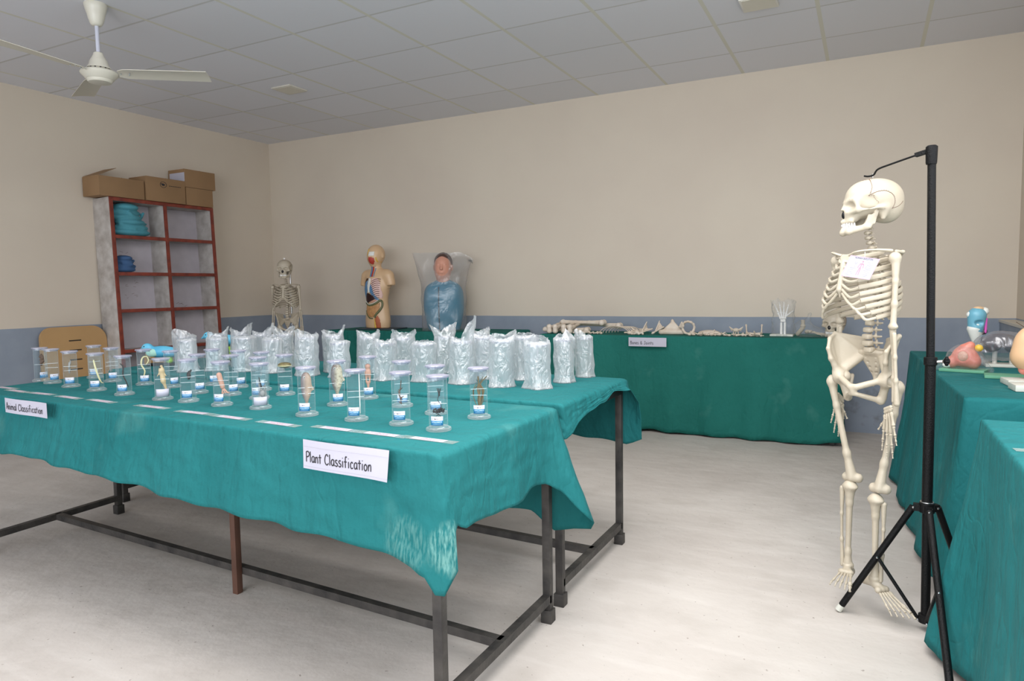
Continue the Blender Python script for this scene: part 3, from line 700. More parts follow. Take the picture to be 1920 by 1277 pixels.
# ------------------------------------------------------------------ laminated name cards along the front edge
cards = [((-3.309, 1.641), 'laminated name card furthest left, cut by the picture edge'), ((-3.148, 1.604), 'second laminated name card from the left on near table'),
         ((-2.965, 1.598), 'laminated name card just behind the left end of the Animal sign'), ((-2.751, 1.581), 'laminated name card right of the Animal sign'),
         ((-2.532, 1.573), 'laminated name card in front of the dark stalk jar'), ((-2.227, 1.56), 'laminated name card in front of the tan fish jar'),
         ((-1.979, 1.539), 'laminated name card left of the pink squid jar'), ((-1.793, 1.524), 'laminated name card in front of the white-labelled jar'),
         ((-1.569, 1.506), 'laminated name card in front of the grey fish jar'), ((-1.354, 1.515), 'laminated name card above the left end of the Plant sign'),
         ((-1.184, 1.506), 'laminated name card above the right end of the Plant sign'), ((-1.026, 1.501), 'laminated name card at right end, nearest the table corner')]
TOPA = .7262
for i, (p, lab) in enumerate(cards):
    r = thing('name_card', lab, 'card', (p[0], p[1], TOPA), dirA + random.Random(i).uniform(-.05, .05), 'laminated name cards along the front edge')
    b = MB().box(-.088, .092, -.0155, .0155, 0, .0006); b.build('laminate', M['lam'], r)
    V = [(-.052, -.013, .0010), (.058, -.013, .0010), (.058, .013, .0010), (-.052, .013, .0010), (-.052, -.013, .0007), (.058, -.013, .0007), (.058, .013, .0007), (-.052, .013, .0007)]
    o = mesh_obj('paper_strip', V, [(0, 1, 2, 3), (7, 6, 5, 4), (0, 4, 5, 1), (1, 5, 6, 2), (2, 6, 7, 3), (3, 7, 4, 0)], M['card'], r, smooth=False)
    uv = o.data.uv_layers.new(name='uv')
    for l, c in zip(o.data.polygons[0].loop_indices, ((0, 0), (1, 0), (1, 1), (0, 1))): uv.data[l].uv = c

# ------------------------------------------------------------------ specimens
def rr(seed): return random.Random(seed)
def sp_fish(r, m='fish', L=.115, w=.016, z0=.022, seed=0):
    s = SDF(); zc = z0 + L * .62
    s.ell((0, 0, zc), (w * 1.05, w * .62, L * .33), .01).ell((0, 0, zc + L * .22), (w * .8, w * .6, L * .17), .012)
    s.cap((0, 0, zc - L * .25), (0, 0, z0 + L * .08), w * .42, w * .22, .015)
    s.tri((0, 0, z0 + L * .1), (-w * .8, 0, z0), (w * .8, 0, z0), .0012, .004)
    s.tri((w * .8, 0, zc + .01), (w * 1.5, 0, zc - .012), (w * .7, 0, zc - .018), .001, .003)
    f = s.build('fish_body', M[m], r, .0022)
    b = MB()
    for sx in (-1,): b.sphere((sx * w * .3, -w * .56, zc + L * .26), .0034, 8)
    b.build('eye', M['eye'], f); MB().sphere((-w * .3, -w * .56 - .0026, zc + L * .26), .0018, 8).build('pupil', M['darksp'], f)
def sp_path(r, name, pts, rad, m):
    P = smooth_path(pts, 7); n = len(P); b = MB().tube(P, [rad * (.45 + .55 * math.sin(PI * min(1, (k + .6) / n) ** .7)) for k in range(n)], 7); return b.build(name, M[m], r)
def sp_worm(r): sp_path(r, 'worm', [(-.006, -.006, .128), (-.002, -.008, .10), (.006, -.008, .065), (.016, -.006, .035), (.024, 0, .03)], .0038, 'worm')
def sp_loop(r): sp_path(r, 'worm', [(-.006, -.002, .03), (.002, -.004, .06), (-.010, -.004, .09), (-.004, -.002, .118), (.012, 0, .122), (.018, 0, .104), (.008, -.002, .088)], .0034, 'worm')
def sp_stalk(r): sp_path(r, 'stalk', [(-.010, -.004, .125), (.0, -.004, .11), (-.002, -.004, .08), (.008, -.002, .05), (.014, 0, .03)], .0028, 'darksp')
def sp_lizard(r):
    s = SDF().cap((0, 0, .125), (0, 0, .11), .005, .0085, .006).cap((0, 0, .11), (.004, 0, .07), .0085, .009, .008).cap((.004, 0, .07), (.016, 0, .025), .007, .0025, .006)
    for sx in (-1, 1): s.cap((sx * .008, 0, .10), (sx * .015, -.004, .088), .0024, .0015, .004)
    b = s.build('lizard_body', M['tan'], r, .002); MB().sphere((-.005, -.009, .122), .003, 8).build('eye', M['darksp'], b)
def sp_squid(r):
    s = SDF().cap((-.006, 0, .108), (.004, 0, .065), .009, .008, .01); s.build('squid_mantle', M['pinksp'], r, .002)
    q = rr(4); b = MB()
    for k in range(8):
        a = 2 * PI * k / 8; P = smooth_path([(.004, 0, .066), (.008 + .006 * math.cos(a), .005 * math.sin(a), .052), (.012 + .011 * math.cos(a), .008 * math.sin(a), .04 + .004 * q.random()), (.016 + .009 * math.cos(a), .009 * math.sin(a), .046)], 4); b.tube(P, [.0022 * (1 - .6 * i / len(P)) for i in range(len(P))], 5)
    b.build('tentacles', M['pinksp'], r)
def sp_lumps(r, m, seed, n=7, z0=.06, z1=.11, name='specimen', x0=0, rad=.006):
    q = rr(seed); s = SDF()
    for k in range(n):
        z = z0 + (z1 - z0) * k / n; s.cap((x0 + q.uniform(-.006, .006), q.uniform(-.004, .004), z), (x0 + q.uniform(-.007, .007), q.uniform(-.004, .004), z + .012), rad * q.uniform(.6, 1), rad * .6, .005)
    s.build(name, M[m], r, .0022)
def sp_feather(r):
    b = MB(); q = rr(5)
    for k in range(14):
        z = .115 - k * .005; b.tube([(-.006, 0, z), (-.006 - q.uniform(.006, .014), 0, z + q.uniform(-.006, .004))], .0009, 5); b.tube([(-.006, 0, z), (-.006 + q.uniform(.006, .012), 0, z + q.uniform(-.006, .004))], .0009, 5)
    b.tube([(-.004, 0, .12), (-.006, 0, .045)], .0016, 6); b.build('branched_specimen', M['greysp'], r)
def sp_shell(r):
    s = SDF().ell((0, 0, .115), (.0255, .018, .011), .004); s.build('mussel_shell', M['olive'], r, .002)
    b = MB(); b.tube([(.025 * math.cos(a), .0185 * math.sin(a), .112) for a in [k * PI / 12 for k in range(24)]], .0016, 5, closed=True); b.build('thread_tie', M['worm'], r)
def sp_crab(r):
    s = SDF().ell((.008, 0, .05), (.009, .007, .013), .004); s.build('crayfish_body', M['greysp'], r, .002); b = MB(); q = rr(9)
    for k in range(12):
        z = .03 + k * .004; b.tube(smooth_path([(.008, 0, z), (.008 + q.uniform(.006, .012), -.003, z + .006), (.008 + q.uniform(.008, .014), -.003, z - .006)], 3), .0011, 5)
        b.tube([(.006, 0, z), (-.004 - q.uniform(0, .004), -.003, z + .01)], .001, 5)
    b.tube([(.004, 0, .062), (-.006, 0, .10)], [.004, .0008], 6); b.build('crayfish_legs', M['greysp'], r); MB().tube([(-.002, 0, .108), (.004, 0, .07)], [.001, .0042], 6).build('dark_tail', M['darksp'], r)
def sp_root(r):
    b = MB(); q = rr(11); b.tube(smooth_path([(.003, 0, .055), (.008, 0, .07), (-.001, 0, .085), (.003, -.002, .10)], 4), .001, 5)
    for k in range(3): b.tube([(.003, 0, .10), (.003 + (k - 1) * .005, 0, .118)], .0013, 5)
    b.sphere((.003, 0, .10), .003, 6, (1, 1, 1.7))
    for k in range(60):
        a, e = q.uniform(0, 6.28), q.uniform(.003, .016); p = (e * math.cos(a), e * .6 * math.sin(a), .055 + q.uniform(-.005, .005)); b.sphere(p, q.uniform(.0014, .0032), 6)
    for k in range(5): b.tube([(0, 0, .046), (q.uniform(-.01, .01), 0, .036)], .0006, 4)
    b.build('plant_with_roots', M['darksp'], r)
def sp_twig(r):
    b = MB(); q = rr(13); b.tube(smooth_path([(.002, 0, .13), (.0, 0, .11), (-.004, 0, .09), (.002, 0, .06)], 4), .0014, 5)
    for k in range(9): z = .062 + k * .005; b.tube([(-.001, 0, z), (q.uniform(-.012, .012), 0, z + .007)], [.0018, .0008], 5)
    b.build('dried_twig', M['brownsp'], r)
def sp_weed(r):
    q = rr(17)
    for k in range(2):
        b = MB()
        for j in range(5):
            x = q.uniform(-.013, .013); b.tube(smooth_path([(x * .2, 0, .03), (x + q.uniform(-.006, .006), q.uniform(-.004, .004), .055), (x * 1.4, 0, .085), (x * .5, 0, .105), (x * 2.2, 0, .128)][: 5 if j % 2 else 4], 3), q.uniform(.0009, .002), 5)
        b.tube(smooth_path([(0, 0, .10), (-.014, 0, .088), (-.015, 0, .072)], 4), .0013, 5); b.build('dry_weed_stems', M['weed'], r)
def sp_frog(r):
    s = SDF().ell((0, 0, .118), (.010, .008, .010), .006).ell((0, 0, .098), (.011, .008, .014), .006)
    for sx in (-1, 1): s.cap((sx * .006, 0, .088), (sx * .006, 0, .06), .005, .003, .006).cap((sx * .004, 0, .06), (0, 0, .03), .003, .002, .005)
    s.build('frog_body', M['pinksp'], r, .002)
def sp_none(r): pass
def sp_tadpole(r): sp_lumps(r, 'brownsp', 3, 6, .075, .12, x0=.006)
def sp_fishb(r): sp_fish(r, 'fish2', .125, .019, .02)
def sp_beetle(r): sp_lumps(r, 'darksp', 7, 4, .085, .108, name='beetle', x0=.006, rad=.0055)
def sp_pale(r): sp_lumps(r, 'greysp', 8, 6, .06, .11, name='pale_specimen', rad=.004)

def jar_base(r, R=.0265, H=.150, lidR=.0325):
    k = R / .0265
    b = MB().lathe([(.0355 * k, 0), (.0362 * k, .003), (.0355 * k, .0075), (.030 * k, .0085), (.0285 * k, .011), (.0275 * k, .0115)], 14); b.build('base_disc', M['clear'], r)
    b = MB().lathe([(R, .0118), (R, H)], 28, cap=False); b.build('tube', M['tube'], r)
    b = MB().lathe([(lidR - .001, H), (lidR, H + .0012), (lidR, H + .0046), (lidR - .0015, H + .0058)], 28); b.lathe([(R - .001, H - .006), (R - .001, H)], 24, cap=False); b.build('lid', M['lid'], r)
def sticker(r, R, a, w, z0, z1, plain=False):
    V = []; n = 8
    for j, z in enumerate((z0, z1)):
        for i in range(n + 1):
            an = a + (i / n - .5) * w; V.append(((R + .0006) * math.sin(an), -(R + .0006) * math.cos(an), z))
    F = [(i, i + 1, n + 2 + i, n + 1 + i) for i in range(n)]
    o = mesh_obj('sticker', V, F, M['paper'] if plain else M['sticker'], r, smooth=True)
    uv = o.data.uv_layers.new(name='uv')
    for p in o.data.polygons:
        for l, vi in zip(p.loop_indices, p.vertices): uv.data[l].uv = ((vi % (n + 1)) / n, vi // (n + 1))
    md = o.modifiers.new('thickness', 'SOLIDIFY'); md.thickness = .0003
jars = [  # x, y, specimen, sticker angle, label
 (-3.405, 1.842, sp_tadpole, .5, 'leftmost specimen jar, brown clump inside'),
 (-3.270, 1.816, sp_none, .35, 'second specimen jar from left, dim contents'),
 (-3.056, 1.772, sp_pale, -.2, 'third specimen jar from left, pale fine specimen'),
 (-3.273, 2.012, sp_none, -.2, 'jar at the back left behind the straight worm jar'),
 (-3.052, 1.955, sp_feather, .1, 'jar with pale branched specimen behind the dark stalk jar'),
 (-2.831, 1.744, sp_worm, -.3, 'jar with straight cream worm slanting down'),
 (-2.601, 1.711, sp_stalk, -.35, 'jar with thin dark curved stalk'),
 (-2.803, 1.939, sp_loop, 0, 'jar with cream worm curled in a loop'),
 (-2.609, 1.927, sp_none, .5, 'jar half hidden behind the tan lizard-like specimen jar'),
 (-2.342, 1.689, sp_lizard, 9, 'jar with tan long-bodied specimen over plain white label'),
 (-2.203, 1.692, sp_beetle, -.25, 'jar with small dark specimen on its right side'),
 (-2.352, 1.854, sp_none, .2, 'jar directly behind the small dark specimen jar'),
 (-2.500, 2.045, sp_none, .2, 'clear empty-looking jar behind, left of the pink squid jar'),
 (-2.015, 1.681, sp_squid, -.5, 'jar with pink squid with curled tentacles'),
 (-2.185, 1.870, sp_none, .3, 'jar directly behind the pink squid jar'),
 (-2.330, 2.035, sp_none, .3, 'third jar back in line behind the pink squid jar'),
 (-1.833, 1.686, sp_crab, 9, 'jar with grey crayfish above plain white label'),
 (-2.010, 1.845, sp_none, -.6, 'jar directly behind the grey crayfish jar'),
 (-2.170, 2.010, sp_pale, -.4, 'third jar back in line behind the grey crayfish jar'),
 (-1.987, 1.953, sp_shell, -.15, 'jar with olive brown mussel shell under its lid'),
 (-1.588, 1.649, sp_fish, -.35, 'jar with grey fish, tail down, in the front row'),
 (-1.628, 1.838, sp_fishb, .1, 'jar with large speckled silver fish'),
 (-1.385, 1.646, sp_none, -.35, 'clear jar with white vertical stripe, left of the twig jar'),
 (-1.624, 2.001, sp_frog, .0, 'jar with pinkish frog behind the striped clear jar'),
 (-1.402, 1.906, sp_none, 0, 'jar behind the dried twig jar, lid showing above it'),
 (-1.216, 1.645, sp_twig, -.25, 'jar with small dried brown twig'),
 (-1.217, 1.831, sp_none, .0, 'jar behind the rooted plant jar, lid showing above it'),
 (-1.067, 1.617, sp_root, -.2, 'nearest jar with small dark rooted plant'),
 (-1.053, 1.821, sp_weed, 0.02, 'rightmost jar with bunched dry weed stems'),
]
for i, (x, y, f, sa, lab) in enumerate(jars):
    face = math.atan2(x, -y) * 0 + math.atan2(-x, y) * -1     # turn the front (-Y) towards the viewer
    r = thing('specimen_jar', lab, 'jar', (x, y, TOPA), math.atan2(x, y) * -1, 'specimen jars on the near table')
    q = rr(100 + i); jar_base(r)
    f(r)
    MB().box(-.0225, .0225, .0035, .0047, .014, .144).build('backing_plate', M['tube'], r)
    if sa == 9: sticker(r, .0265, 0, 1.9, .014, .042, True)
    else: sticker(r, .0265, sa, 1.35, .016, .043)
    if i in (22,): MB().bbox(.010, .013, -.004, -.002, .02, .145, .0004).build('white_strip', M['white'], r)
    b = MB()
    for z in ([.09, .072] if i % 3 else [.078]):
        b.tube([(-.024, -.009, z), (.024, -.009, z + q.uniform(-.002, .002))], .0007, 5)
    b.build('holding_thread', M['thread'], r)

# ------------------------------------------------------------------ bagged jars
def bag_mesh(seed, R, H, top, style, wid=1.0):
    """top: list of (angle, height above lid) tufts; bag open and rumpled above the lid"""
    q = rr(seed); nth = 72; V = []; F = []
    rows = [0, .004, .012, .03, .05, .075, .1, .125, .15, .175, .2]
    zs = [z / .2 * H for z in (0, .006, .016, .035, .06, .09, .12, .15, .175, .192, .2)] + [H + .004, H + .012, H + .024, H + .04, H + .06]
    nz = len(zs); ph = [q.uniform(0, 6.28) for _ in range(8)]
    skx, sky = q.uniform(-.006, .006), q.uniform(-.006, .006)
    for j, z in enumerate(zs):
        t = min(1, z / H)
        for k in range(nth):
            a = 2 * PI * k / nth
            base = R * 1.10
            if j <= 2: base = R * (1.28 - .07 * j) * (1 + .06 * math.sin(3 * a + ph[0]) + .05 * math.sin(5 * a + ph[1]))
            ridg = abs(pnoise((math.cos(a) * 1.5 + seed, math.sin(a) * 1.5, z * 14))) + .6 * abs(pnoise((math.cos(a) * 3.2 + seed, math.sin(a) * 3.2, z * 22 + 5)))
            r = base * (1 + .10 * (pnoise((math.cos(a) * 1.2, math.sin(a) * 1.2 + seed, z * 8)))) + .011 * (ridg - .18)
            r *= 1 + (wid - 1) * abs(math.cos(a)) * (.4 + .6 * t)
            zz = z
            if j > 10:        # rumpled mouth: every direction rises to its own crest height
                crest = .007
                for (ta, th_, tw) in top:
                    d = abs((a - ta + PI) % (2 * PI) - PI); tw2 = tw * 1.4 + .12; f_ = max(0, 1 - (d / (tw2 * 1.6)) ** 1.4)
                    crest = max(crest, th_ * f_ ** .75)
                crest += .005 * pnoise((a * 3, seed, 1)) + .003 * pnoise((a * 11, seed, 4)); u = (j - 10) / (nz - 11)
                zz = H + .001 + crest * u
                closed_ = 1 - min(1, crest / .022)
                r = r * (1 - .30 * u * closed_ - .12 * u) + style * u * crest * .9 + .006 * pnoise((a * 5, u * 4, seed)) * u + .003 * math.sin(a * 9 + seed + u * 4) * u
            r = max(r, R * .25)
            V.append((r * math.cos(a) + skx * t, r * math.sin(a) + sky * t, zz))
    for j in range(nz - 1):
        for k in range(nth):
            a, b = j * nth + k, j * nth + (k + 1) % nth; F.append((a, b, b + nth, a + nth))
    F.append(tuple(range(nth))[::-1]); return V, F
W_, E_, N_, S_ = PI, 0, PI / 2, -PI / 2
bags = [  # x, y, R, H, tufts, flare, label
 (-1.106, 2.856, .034, .178, [(W_ + .5, .035, .35), (W_ + 1.1, .03, .3)], .1, 'rightmost bagged jar, by the cloth end'),
 (-1.125, 2.664, .037, .182, [(-.9, .045, .4), (2.2, .02, .6)], -.6, 'second bagged jar from the right, bag peaked to a point'),
 (-1.154, 2.471, .047, .178, [(N_, .030, .9)], -.1, 'widest bagged jar at front right, foot of the bag splayed'),
 (-1.323, 2.690, .044, .185, [(N_, .015, 1.2)], .1, 'bagged jar behind and left of the widest front-right one'),
 (-1.315, 2.458, .044, .188, [(E_ + .3, .040, .45), (N_ + .6, .025, .6)], .35, 'front bagged jar behind the weed jar, bag tip leaning right'),
 (-1.501, 2.650, .044, .185, [(W_ - .4, .030, .5)], .2, 'bagged jar with left spike, in the back row behind the weed jar'),
 (-1.512, 2.483, .046, .180, [(E_ - .3, .105, .55), (W_, .02, .5)], .15, 'bagged jar with the tallest flared bag, leaning right'),
 (-1.707, 2.481, .045, .165, [(N_, .01, .9)], .0, 'front bagged jar with flat lid showing, left of the tallest bag'),
 (-1.784, 2.760, .040, .175, [(E_ + .5, .060, .6), (W_, .055, .6)], .5, 'back bagged jar with bag opened like a trumpet'),
 (-1.594, 2.760, .042, .185, [(E_, .035, .8)], .1, 'back bagged jar peeping out right of the tallest bag'),
 (-1.893, 2.459, .044, .165, [(W_ + .4, .022, .5), (E_, .02, .6)], .1, 'front bagged jar right behind the frog jar'),
 (-1.930, 2.640, .046, .175, [(W_ + .6, .04, .4), (E_ - .4, .038, .4), (N_, .02, .5)], .3, 'back bagged jar with two spiky peaks, before the torso table'),
 (-2.150, 2.650, .046, .175, [(E_ - .3, .034, .35), (W_, .032, .8)], .15, 'back bagged jar with square-cut top below the torso model'),
 (-2.330, 2.620, .046, .180, [(E_, .050, .35), (W_ - .5, .025, .7)], .25, 'back bagged jar with one sharp spike, left of the torso model'),
 (-2.170, 2.470, .040, .160, [(W_, .018, .7)], .1, 'short front bagged jar behind the speckled fish jar'),
 (-2.354, 2.455, .046, .185, [(W_ + .6, .035, .7), (E_, .018, .3)], .15, 'tall round-shouldered bagged jar standing apart, left of centre'),
 (-2.600, 2.480, .042, .165, [(W_, .012, .9), (N_, .02, .5)], .05, 'smooth bagged jar in front of the far skeleton'),
 (-2.719, 2.677, .044, .175, [(W_ + .4, .05, .5), (E_ + .5, .042, .4)], .35, 'back bagged jar with open bag right below the far skeleton'),
 (-2.790, 2.480, .048, .170, [(N_, .012, .9)], .05, 'broad bagged jar behind the grey crayfish jar'),
 (-2.850, 2.660, .044, .175, [(E_ - .2, .060, .5), (W_, .02, .5)], .3, 'back bagged jar with spike left of the far skeleton'),
 (-2.960, 2.450, .044, .165, [(W_, .016, .6), (N_, .02, .4)], .1, 'front bagged jar behind the pink squid jar'),
 (-3.000, 2.640, .044, .178, [(E_ - .4, .055, .45), (W_ + .4, .03, .4)], .3, 'back bagged jar with right-leaning spike, below the shelf'),
 (-3.177, 2.437, .048, .172, [(W_ + .9, .04, .7)], .1, 'leftmost bagged jar, next to the blue bird model'),
 (-3.070, 2.360, .040, .160, [(N_, .012, .6)], .05, 'second bagged jar from left in the front row'),
 (-3.131, 2.611, .042, .170, [(E_, .045, .35), (W_, .02, .4)], .3, 'back left bagged jar just right of the second bird head'),
]
for i, (x, y, R, H, tp, stl, lab) in enumerate(bags):
    vy = -math.atan2(x, y)
    r = thing('bagged_jar', lab, 'bagged jar', (x, y, TOPA), vy, 'jars wrapped in polythene bags')
    V, F = bag_mesh(200 + i, R, H, tp, stl, 1.0); mesh_obj('polythene_bag', V, F, M['bag'], r)
    b = MB().lathe([(R * .92, .002), (R * .95, .008), (R * .8, .010)], 20); b.build('base_disc', M['clear'], r)
    MB().lathe([(R * .78, .010), (R * .78, H - .012)], 24, cap=False).build('tube', M['tube'], r)
    MB().lathe([(R * .93, H - .012), (R * .95, H - .010), (R * .95, H - .005), (R * .9, H - .004)], 24).build('lid', M['lid'], r)

# ------------------------------------------------------------------ ceiling fan and ceiling fittings
fx, fy, fz = -3.93, 2.545, 2.385
fan = thing('ceiling_fan', 'cream three-bladed ceiling fan hanging at upper left', 'fan', (fx, fy, fz), 0)
MB().lathe([(.058, .380), (.060, .372), (.056, .355), (.050, .33), (.047, .325), (.042, .30), (.034, .275), (.030, .268), (.026, .262), (.016, .258)][::-1], 30).build('ceiling_canopy', M['fan'], fan)
MB().lathe([(.0105, .10), (.0105, .262)], 16).build('down_rod', M['fanrod'], fan)
MB().lathe([(.02, .112), (.025, .108), (.028, .095), (.042, .07), (.046, .064), (.052, .04), (.060, .03), (.062, .022)][::-1], 30).build('motor_cowl', M['fan'], fan)
MB().lathe([(.03, -.058), (.058, -.055), (.064, -.048), (.066, -.040), (.074, -.036), (.082, -.024), (.094, -.014), (.098, -.004), (.094, .004), (.075, .012), (.055, .018), (.052, .024)], 36).build('motor_housing', M['fan'], fan)
g = MB()
for k in range(14):
    a = 2 * PI * k / 14; g.box(-.004, .004, -.0015, .0015, 0, .006, Matrix.Translation((.059 * math.cos(a), .059 * math.sin(a), .016)) @ Matrix.Rotation(a + PI / 2, 4, 'Z'))
g.build('vent_slots', M['darkhole'], fan)
for ang in (36.6, 156.6, -83.4):
    V = []; F = []; n = 14; R_ = Matrix.Rotation(math.radians(ang), 3, 'Z')
    for th in (0, .003):
        for i in range(n + 1):
            u = i / n; x = .10 + .49 * u; w = .052 + .012 * u if u > .08 else .020 + .4 * u
            for v in (-1, -.5, 0, .5, 1):
                V.append(R_ @ Vector((x, v * w, .0 + th - .010 * v - .004 * v * v)))
    s_ = (n + 1) * 5
    for i in range(n):
        for j in range(4):
            a = i * 5 + j; F.append((a, a + 1, a + 6, a + 5)); F.append((s_ + a, s_ + a + 5, s_ + a + 6, s_ + a + 1))
    for i in range(n): F.append((i * 5, i * 5 + 5, s_ + i * 5 + 5, s_ + i * 5)); F.append((i * 5 + 4, s_ + i * 5 + 4, s_ + i * 5 + 9, i * 5 + 9))
    F.append((n * 5, n * 5 + 1, n * 5 + 2, n * 5 + 3, n * 5 + 4, s_ + n * 5 + 4, s_ + n * 5 + 3, s_ + n * 5 + 2, s_ + n * 5 + 1, s_ + n * 5))
    bl = MB().add(V, F).build('blade', M['fan'], fan)
    b = MB()
    for (px, py) in ((.115, .0), (.155, .014), (.165, -.014)):
        p = R_ @ Vector((px, py, -.003)); b.sphere(p, .0045, 8)
    b.build('rivets', M['chrome'], bl)
v = thing('ceiling_panel', 'small square cream cover on the ceiling right of the fan', 'vent', (-4.21, 4.31, ZC))
MB().bbox(-.10, .10, -.10, .10, -.012, 0, .003).build('frame', M['vent'], v)
MB().box(-.085, .085, -.085, .085, -.0135, -.012).build('cover_plate', M['fan'], v)
v = thing('ceiling_light', 'square white ceiling light cut off by the top edge', 'light', (-.595, 4.36, ZC))
MB().bbox(-.10, .10, -.10, .10, -.02, 0, .003).build('frame', M['white'], v)
MB().box(-.088, .088, -.088, .088, -.022, -.02).build('diffuser', M['fan'], v)

# ------------------------------------------------------------------ leaning bookshelf on the left wall
SH = thing('wooden_shelf', 'worn white open shelf with red-brown edges against left wall', 'shelf', (-5.685, 4.265, 0)); 
SW, SHh, SD = .525, 1.955, .225     # half width (y), height, depth (x)
def sh(x0, x1, y0, y1, z0, z1, m, name, parent=SH): return MB().bbox(x0, x1, y0, y1, z0, z1, .002).build(name, m, parent)
sh(-SD, 0, -SW, -SW + .022, 0, SHh, M['wood_side'], 'side_panel'); sh(-SD, 0, SW - .022, SW, 0, SHh, M['wood_side'], 'side_panel')
sh(-SD, -SD + .01, -SW + .022, SW - .022, 0, SHh, M['wood_white'], 'back_panel')
sh(-SD + .01, 0, -SW + .022, SW - .022, SHh - .022, SHh, M['wood_side'], 'top_board')
sh(-SD + .01, 0, -.011, .011, .08, SHh - .022, M['wood_side'], 'divider')
lev = [1.635, 1.315, .995, .645, .35, .08]
for z in lev: sh(-SD + .01, 0, -SW + .022, SW - .022, z - .02, z, M['wood_side'], 'shelf_board')
for z in lev + [SHh]: sh(0, .012, -SW + .02, SW - .02, z - .030, z, M['redtrim'], 'edge_trim')
for y0, y1 in ((-SW, -SW + .03), (SW - .03, SW), (-.015, .015)): sh(0, .013, y0, y1, 0 if abs(y0) > .1 else .08, SHh, M['redtrim'], 'edge_trim')
SH.rotation_euler = (0, -.035, 0)
# blue pen scribble on the back panel
b = MB(); q = rr(31)
for k in range(5):
    y = .06 + k * .028; b.tube(smooth_path([(-SD + .0115, y, .90), (-SD + .0115, y + .01, .93), (-SD + .0115, y + .012, .895), (-SD + .0115, y + .022, .925)], 3), .0012, 4)
b.build('pen_scribble', M['blue_fab'], SH)
for j, (yy, zz, nn_) in enumerate(((-.28, 1.50, 5), (-.26, 1.22, 6), (.08, 1.20, 9), (.25, 1.02, 6), (-.25, 1.12, 5))):
    b = MB()
    for k in range(nn_):
        y, z = yy + q.uniform(-.06, .08), zz + q.uniform(-.03, .03); b.tube([(-SD + .0112, y, z), (-SD + .0112, y + q.uniform(.01, .04), z + q.uniform(-.01, .012))], .0011, 4)
    b.build('scuff_mark', M['suture'], SH)
def carton(label, x0, x1, y0, y1, z0, z1, flap=None, tape=False, mark=False):
    r = thing('cardboard_box', label, 'box', ((x0 + x1) / 2, (y0 + y1) / 2, z0), 0, 'cardboard boxes on top of the shelf')
    w, d, h = (x1 - x0) / 2, (y1 - y0) / 2, z1 - z0
    MB().bbox(-w, w, -d, d, 0, h, .003).build('box_body', M['cardboard'], r)
    MB().box(-w + .01, w + .003, -.0, .001, h, h + .0012).build('lid_seam', M['cardboard_dark'], r)  # seam drawn as a thin line of darker cardboard
    if flap: MB().add([Vector(v) for v in flap], [(0, 1, 2, 3), (7, 6, 5, 4), (0, 4, 5, 1), (1, 5, 6, 2), (2, 6, 7, 3), (3, 7, 4, 0)], False).build('open_flap', M['cardboard'], r)
    if tape: MB().box(-w + .02, w + .001, -d - .0015, -d, h * .3, h * .8).build('paper_label', M['paper'], r)
    if mark:
        b = MB(); b.tube([(w + .0008, -.0 + .032 * math.cos(a) - .03, h * .72 + .026 * math.sin(a)) for a in [k * PI / 10 for k in range(20)]], .002, 5, closed=True)
        b.sphere((w, -.03, h * .72), .014, 8, (.15, 1.3, .8)); b.sphere((w, -.04, h * .75), .01, 8, (.15, 1.6, .5))
        for k in range(7): b.tube([(w + .0006, .03 + k * .018, h * .70), (w + .0006, .042 + k * .018, h * .70)], .003, 4)
        b.build('printed_mark', M['ink'], r)
    return r
zt = SHh + .001
def flapV(a, b, c, d, t=.003): return [a, b, c, d] + [(p[0], p[1], p[2] + t) for p in (a, b, c, d)]
carton('open cardboard box at left on shelf top, one flap up', -5.955, -5.73, 3.65, 4.06, zt, zt + .165, flap=flapV((-.11, -.20, .166), (.11, -.20, .166), (.09, -.03, .245), (-.08, -.03, .245)))
carton('cardboard box with round printed mark, middle of shelf top', -5.96, -5.72, 4.075, 4.47, zt, zt + .215, mark=True)
carton('cardboard box directly on shelf top at right end', -5.955, -5.73, 4.485, 4.785, zt, zt + .165)
carton('cardboard box stacked topmost at right, white paper label on side', -5.955, -5.73, 4.475, 4.82, zt + .167, zt + .335, tape=True)
def pile(name, label, m, c, sx, sy, sz, seed, fold=5):
    q = rr(seed); s = SDF()
    for k in range(fold):
        z = sz * (k + .5) / fold; s.ell((q.uniform(-.2, .2) * sx, q.uniform(-.14, .14) * sy, z), (sx * q.uniform(.75, .95), sy * q.uniform(.7, .92) * (1 - .35 * k / fold), sz / fold * .85), .012)
    for k in range(8):
        a = q.uniform(0, 6.28); s.cap((sx * .7 * math.cos(a), sy * .7 * math.sin(a), sz * q.uniform(.2, .8)), (sx * .8 * math.cos(a + .9), sy * .8 * math.sin(a + .9), sz * q.uniform(.1, .6)), .013, .010, .01)
    o = s.build(name, M[m], None, .009); o.location = c
    lo = min(v.co.z for v in o.data.vertices); o.location.z = c[2] - lo
    return tag(o, label, 'fabric')
pile('folded_cloth', 'heap of teal fabric on the top left shelf compartment', 'teal_fab', (-5.845, 3.965, 1.632), .095, .205, .26, 5, 6)
pile('folded_cloth', 'small folded blue fabric on the second shelf, left compartment', 'blue_fab', (-5.83, 3.89, 1.312), .09, .125, .13, 9, 4)
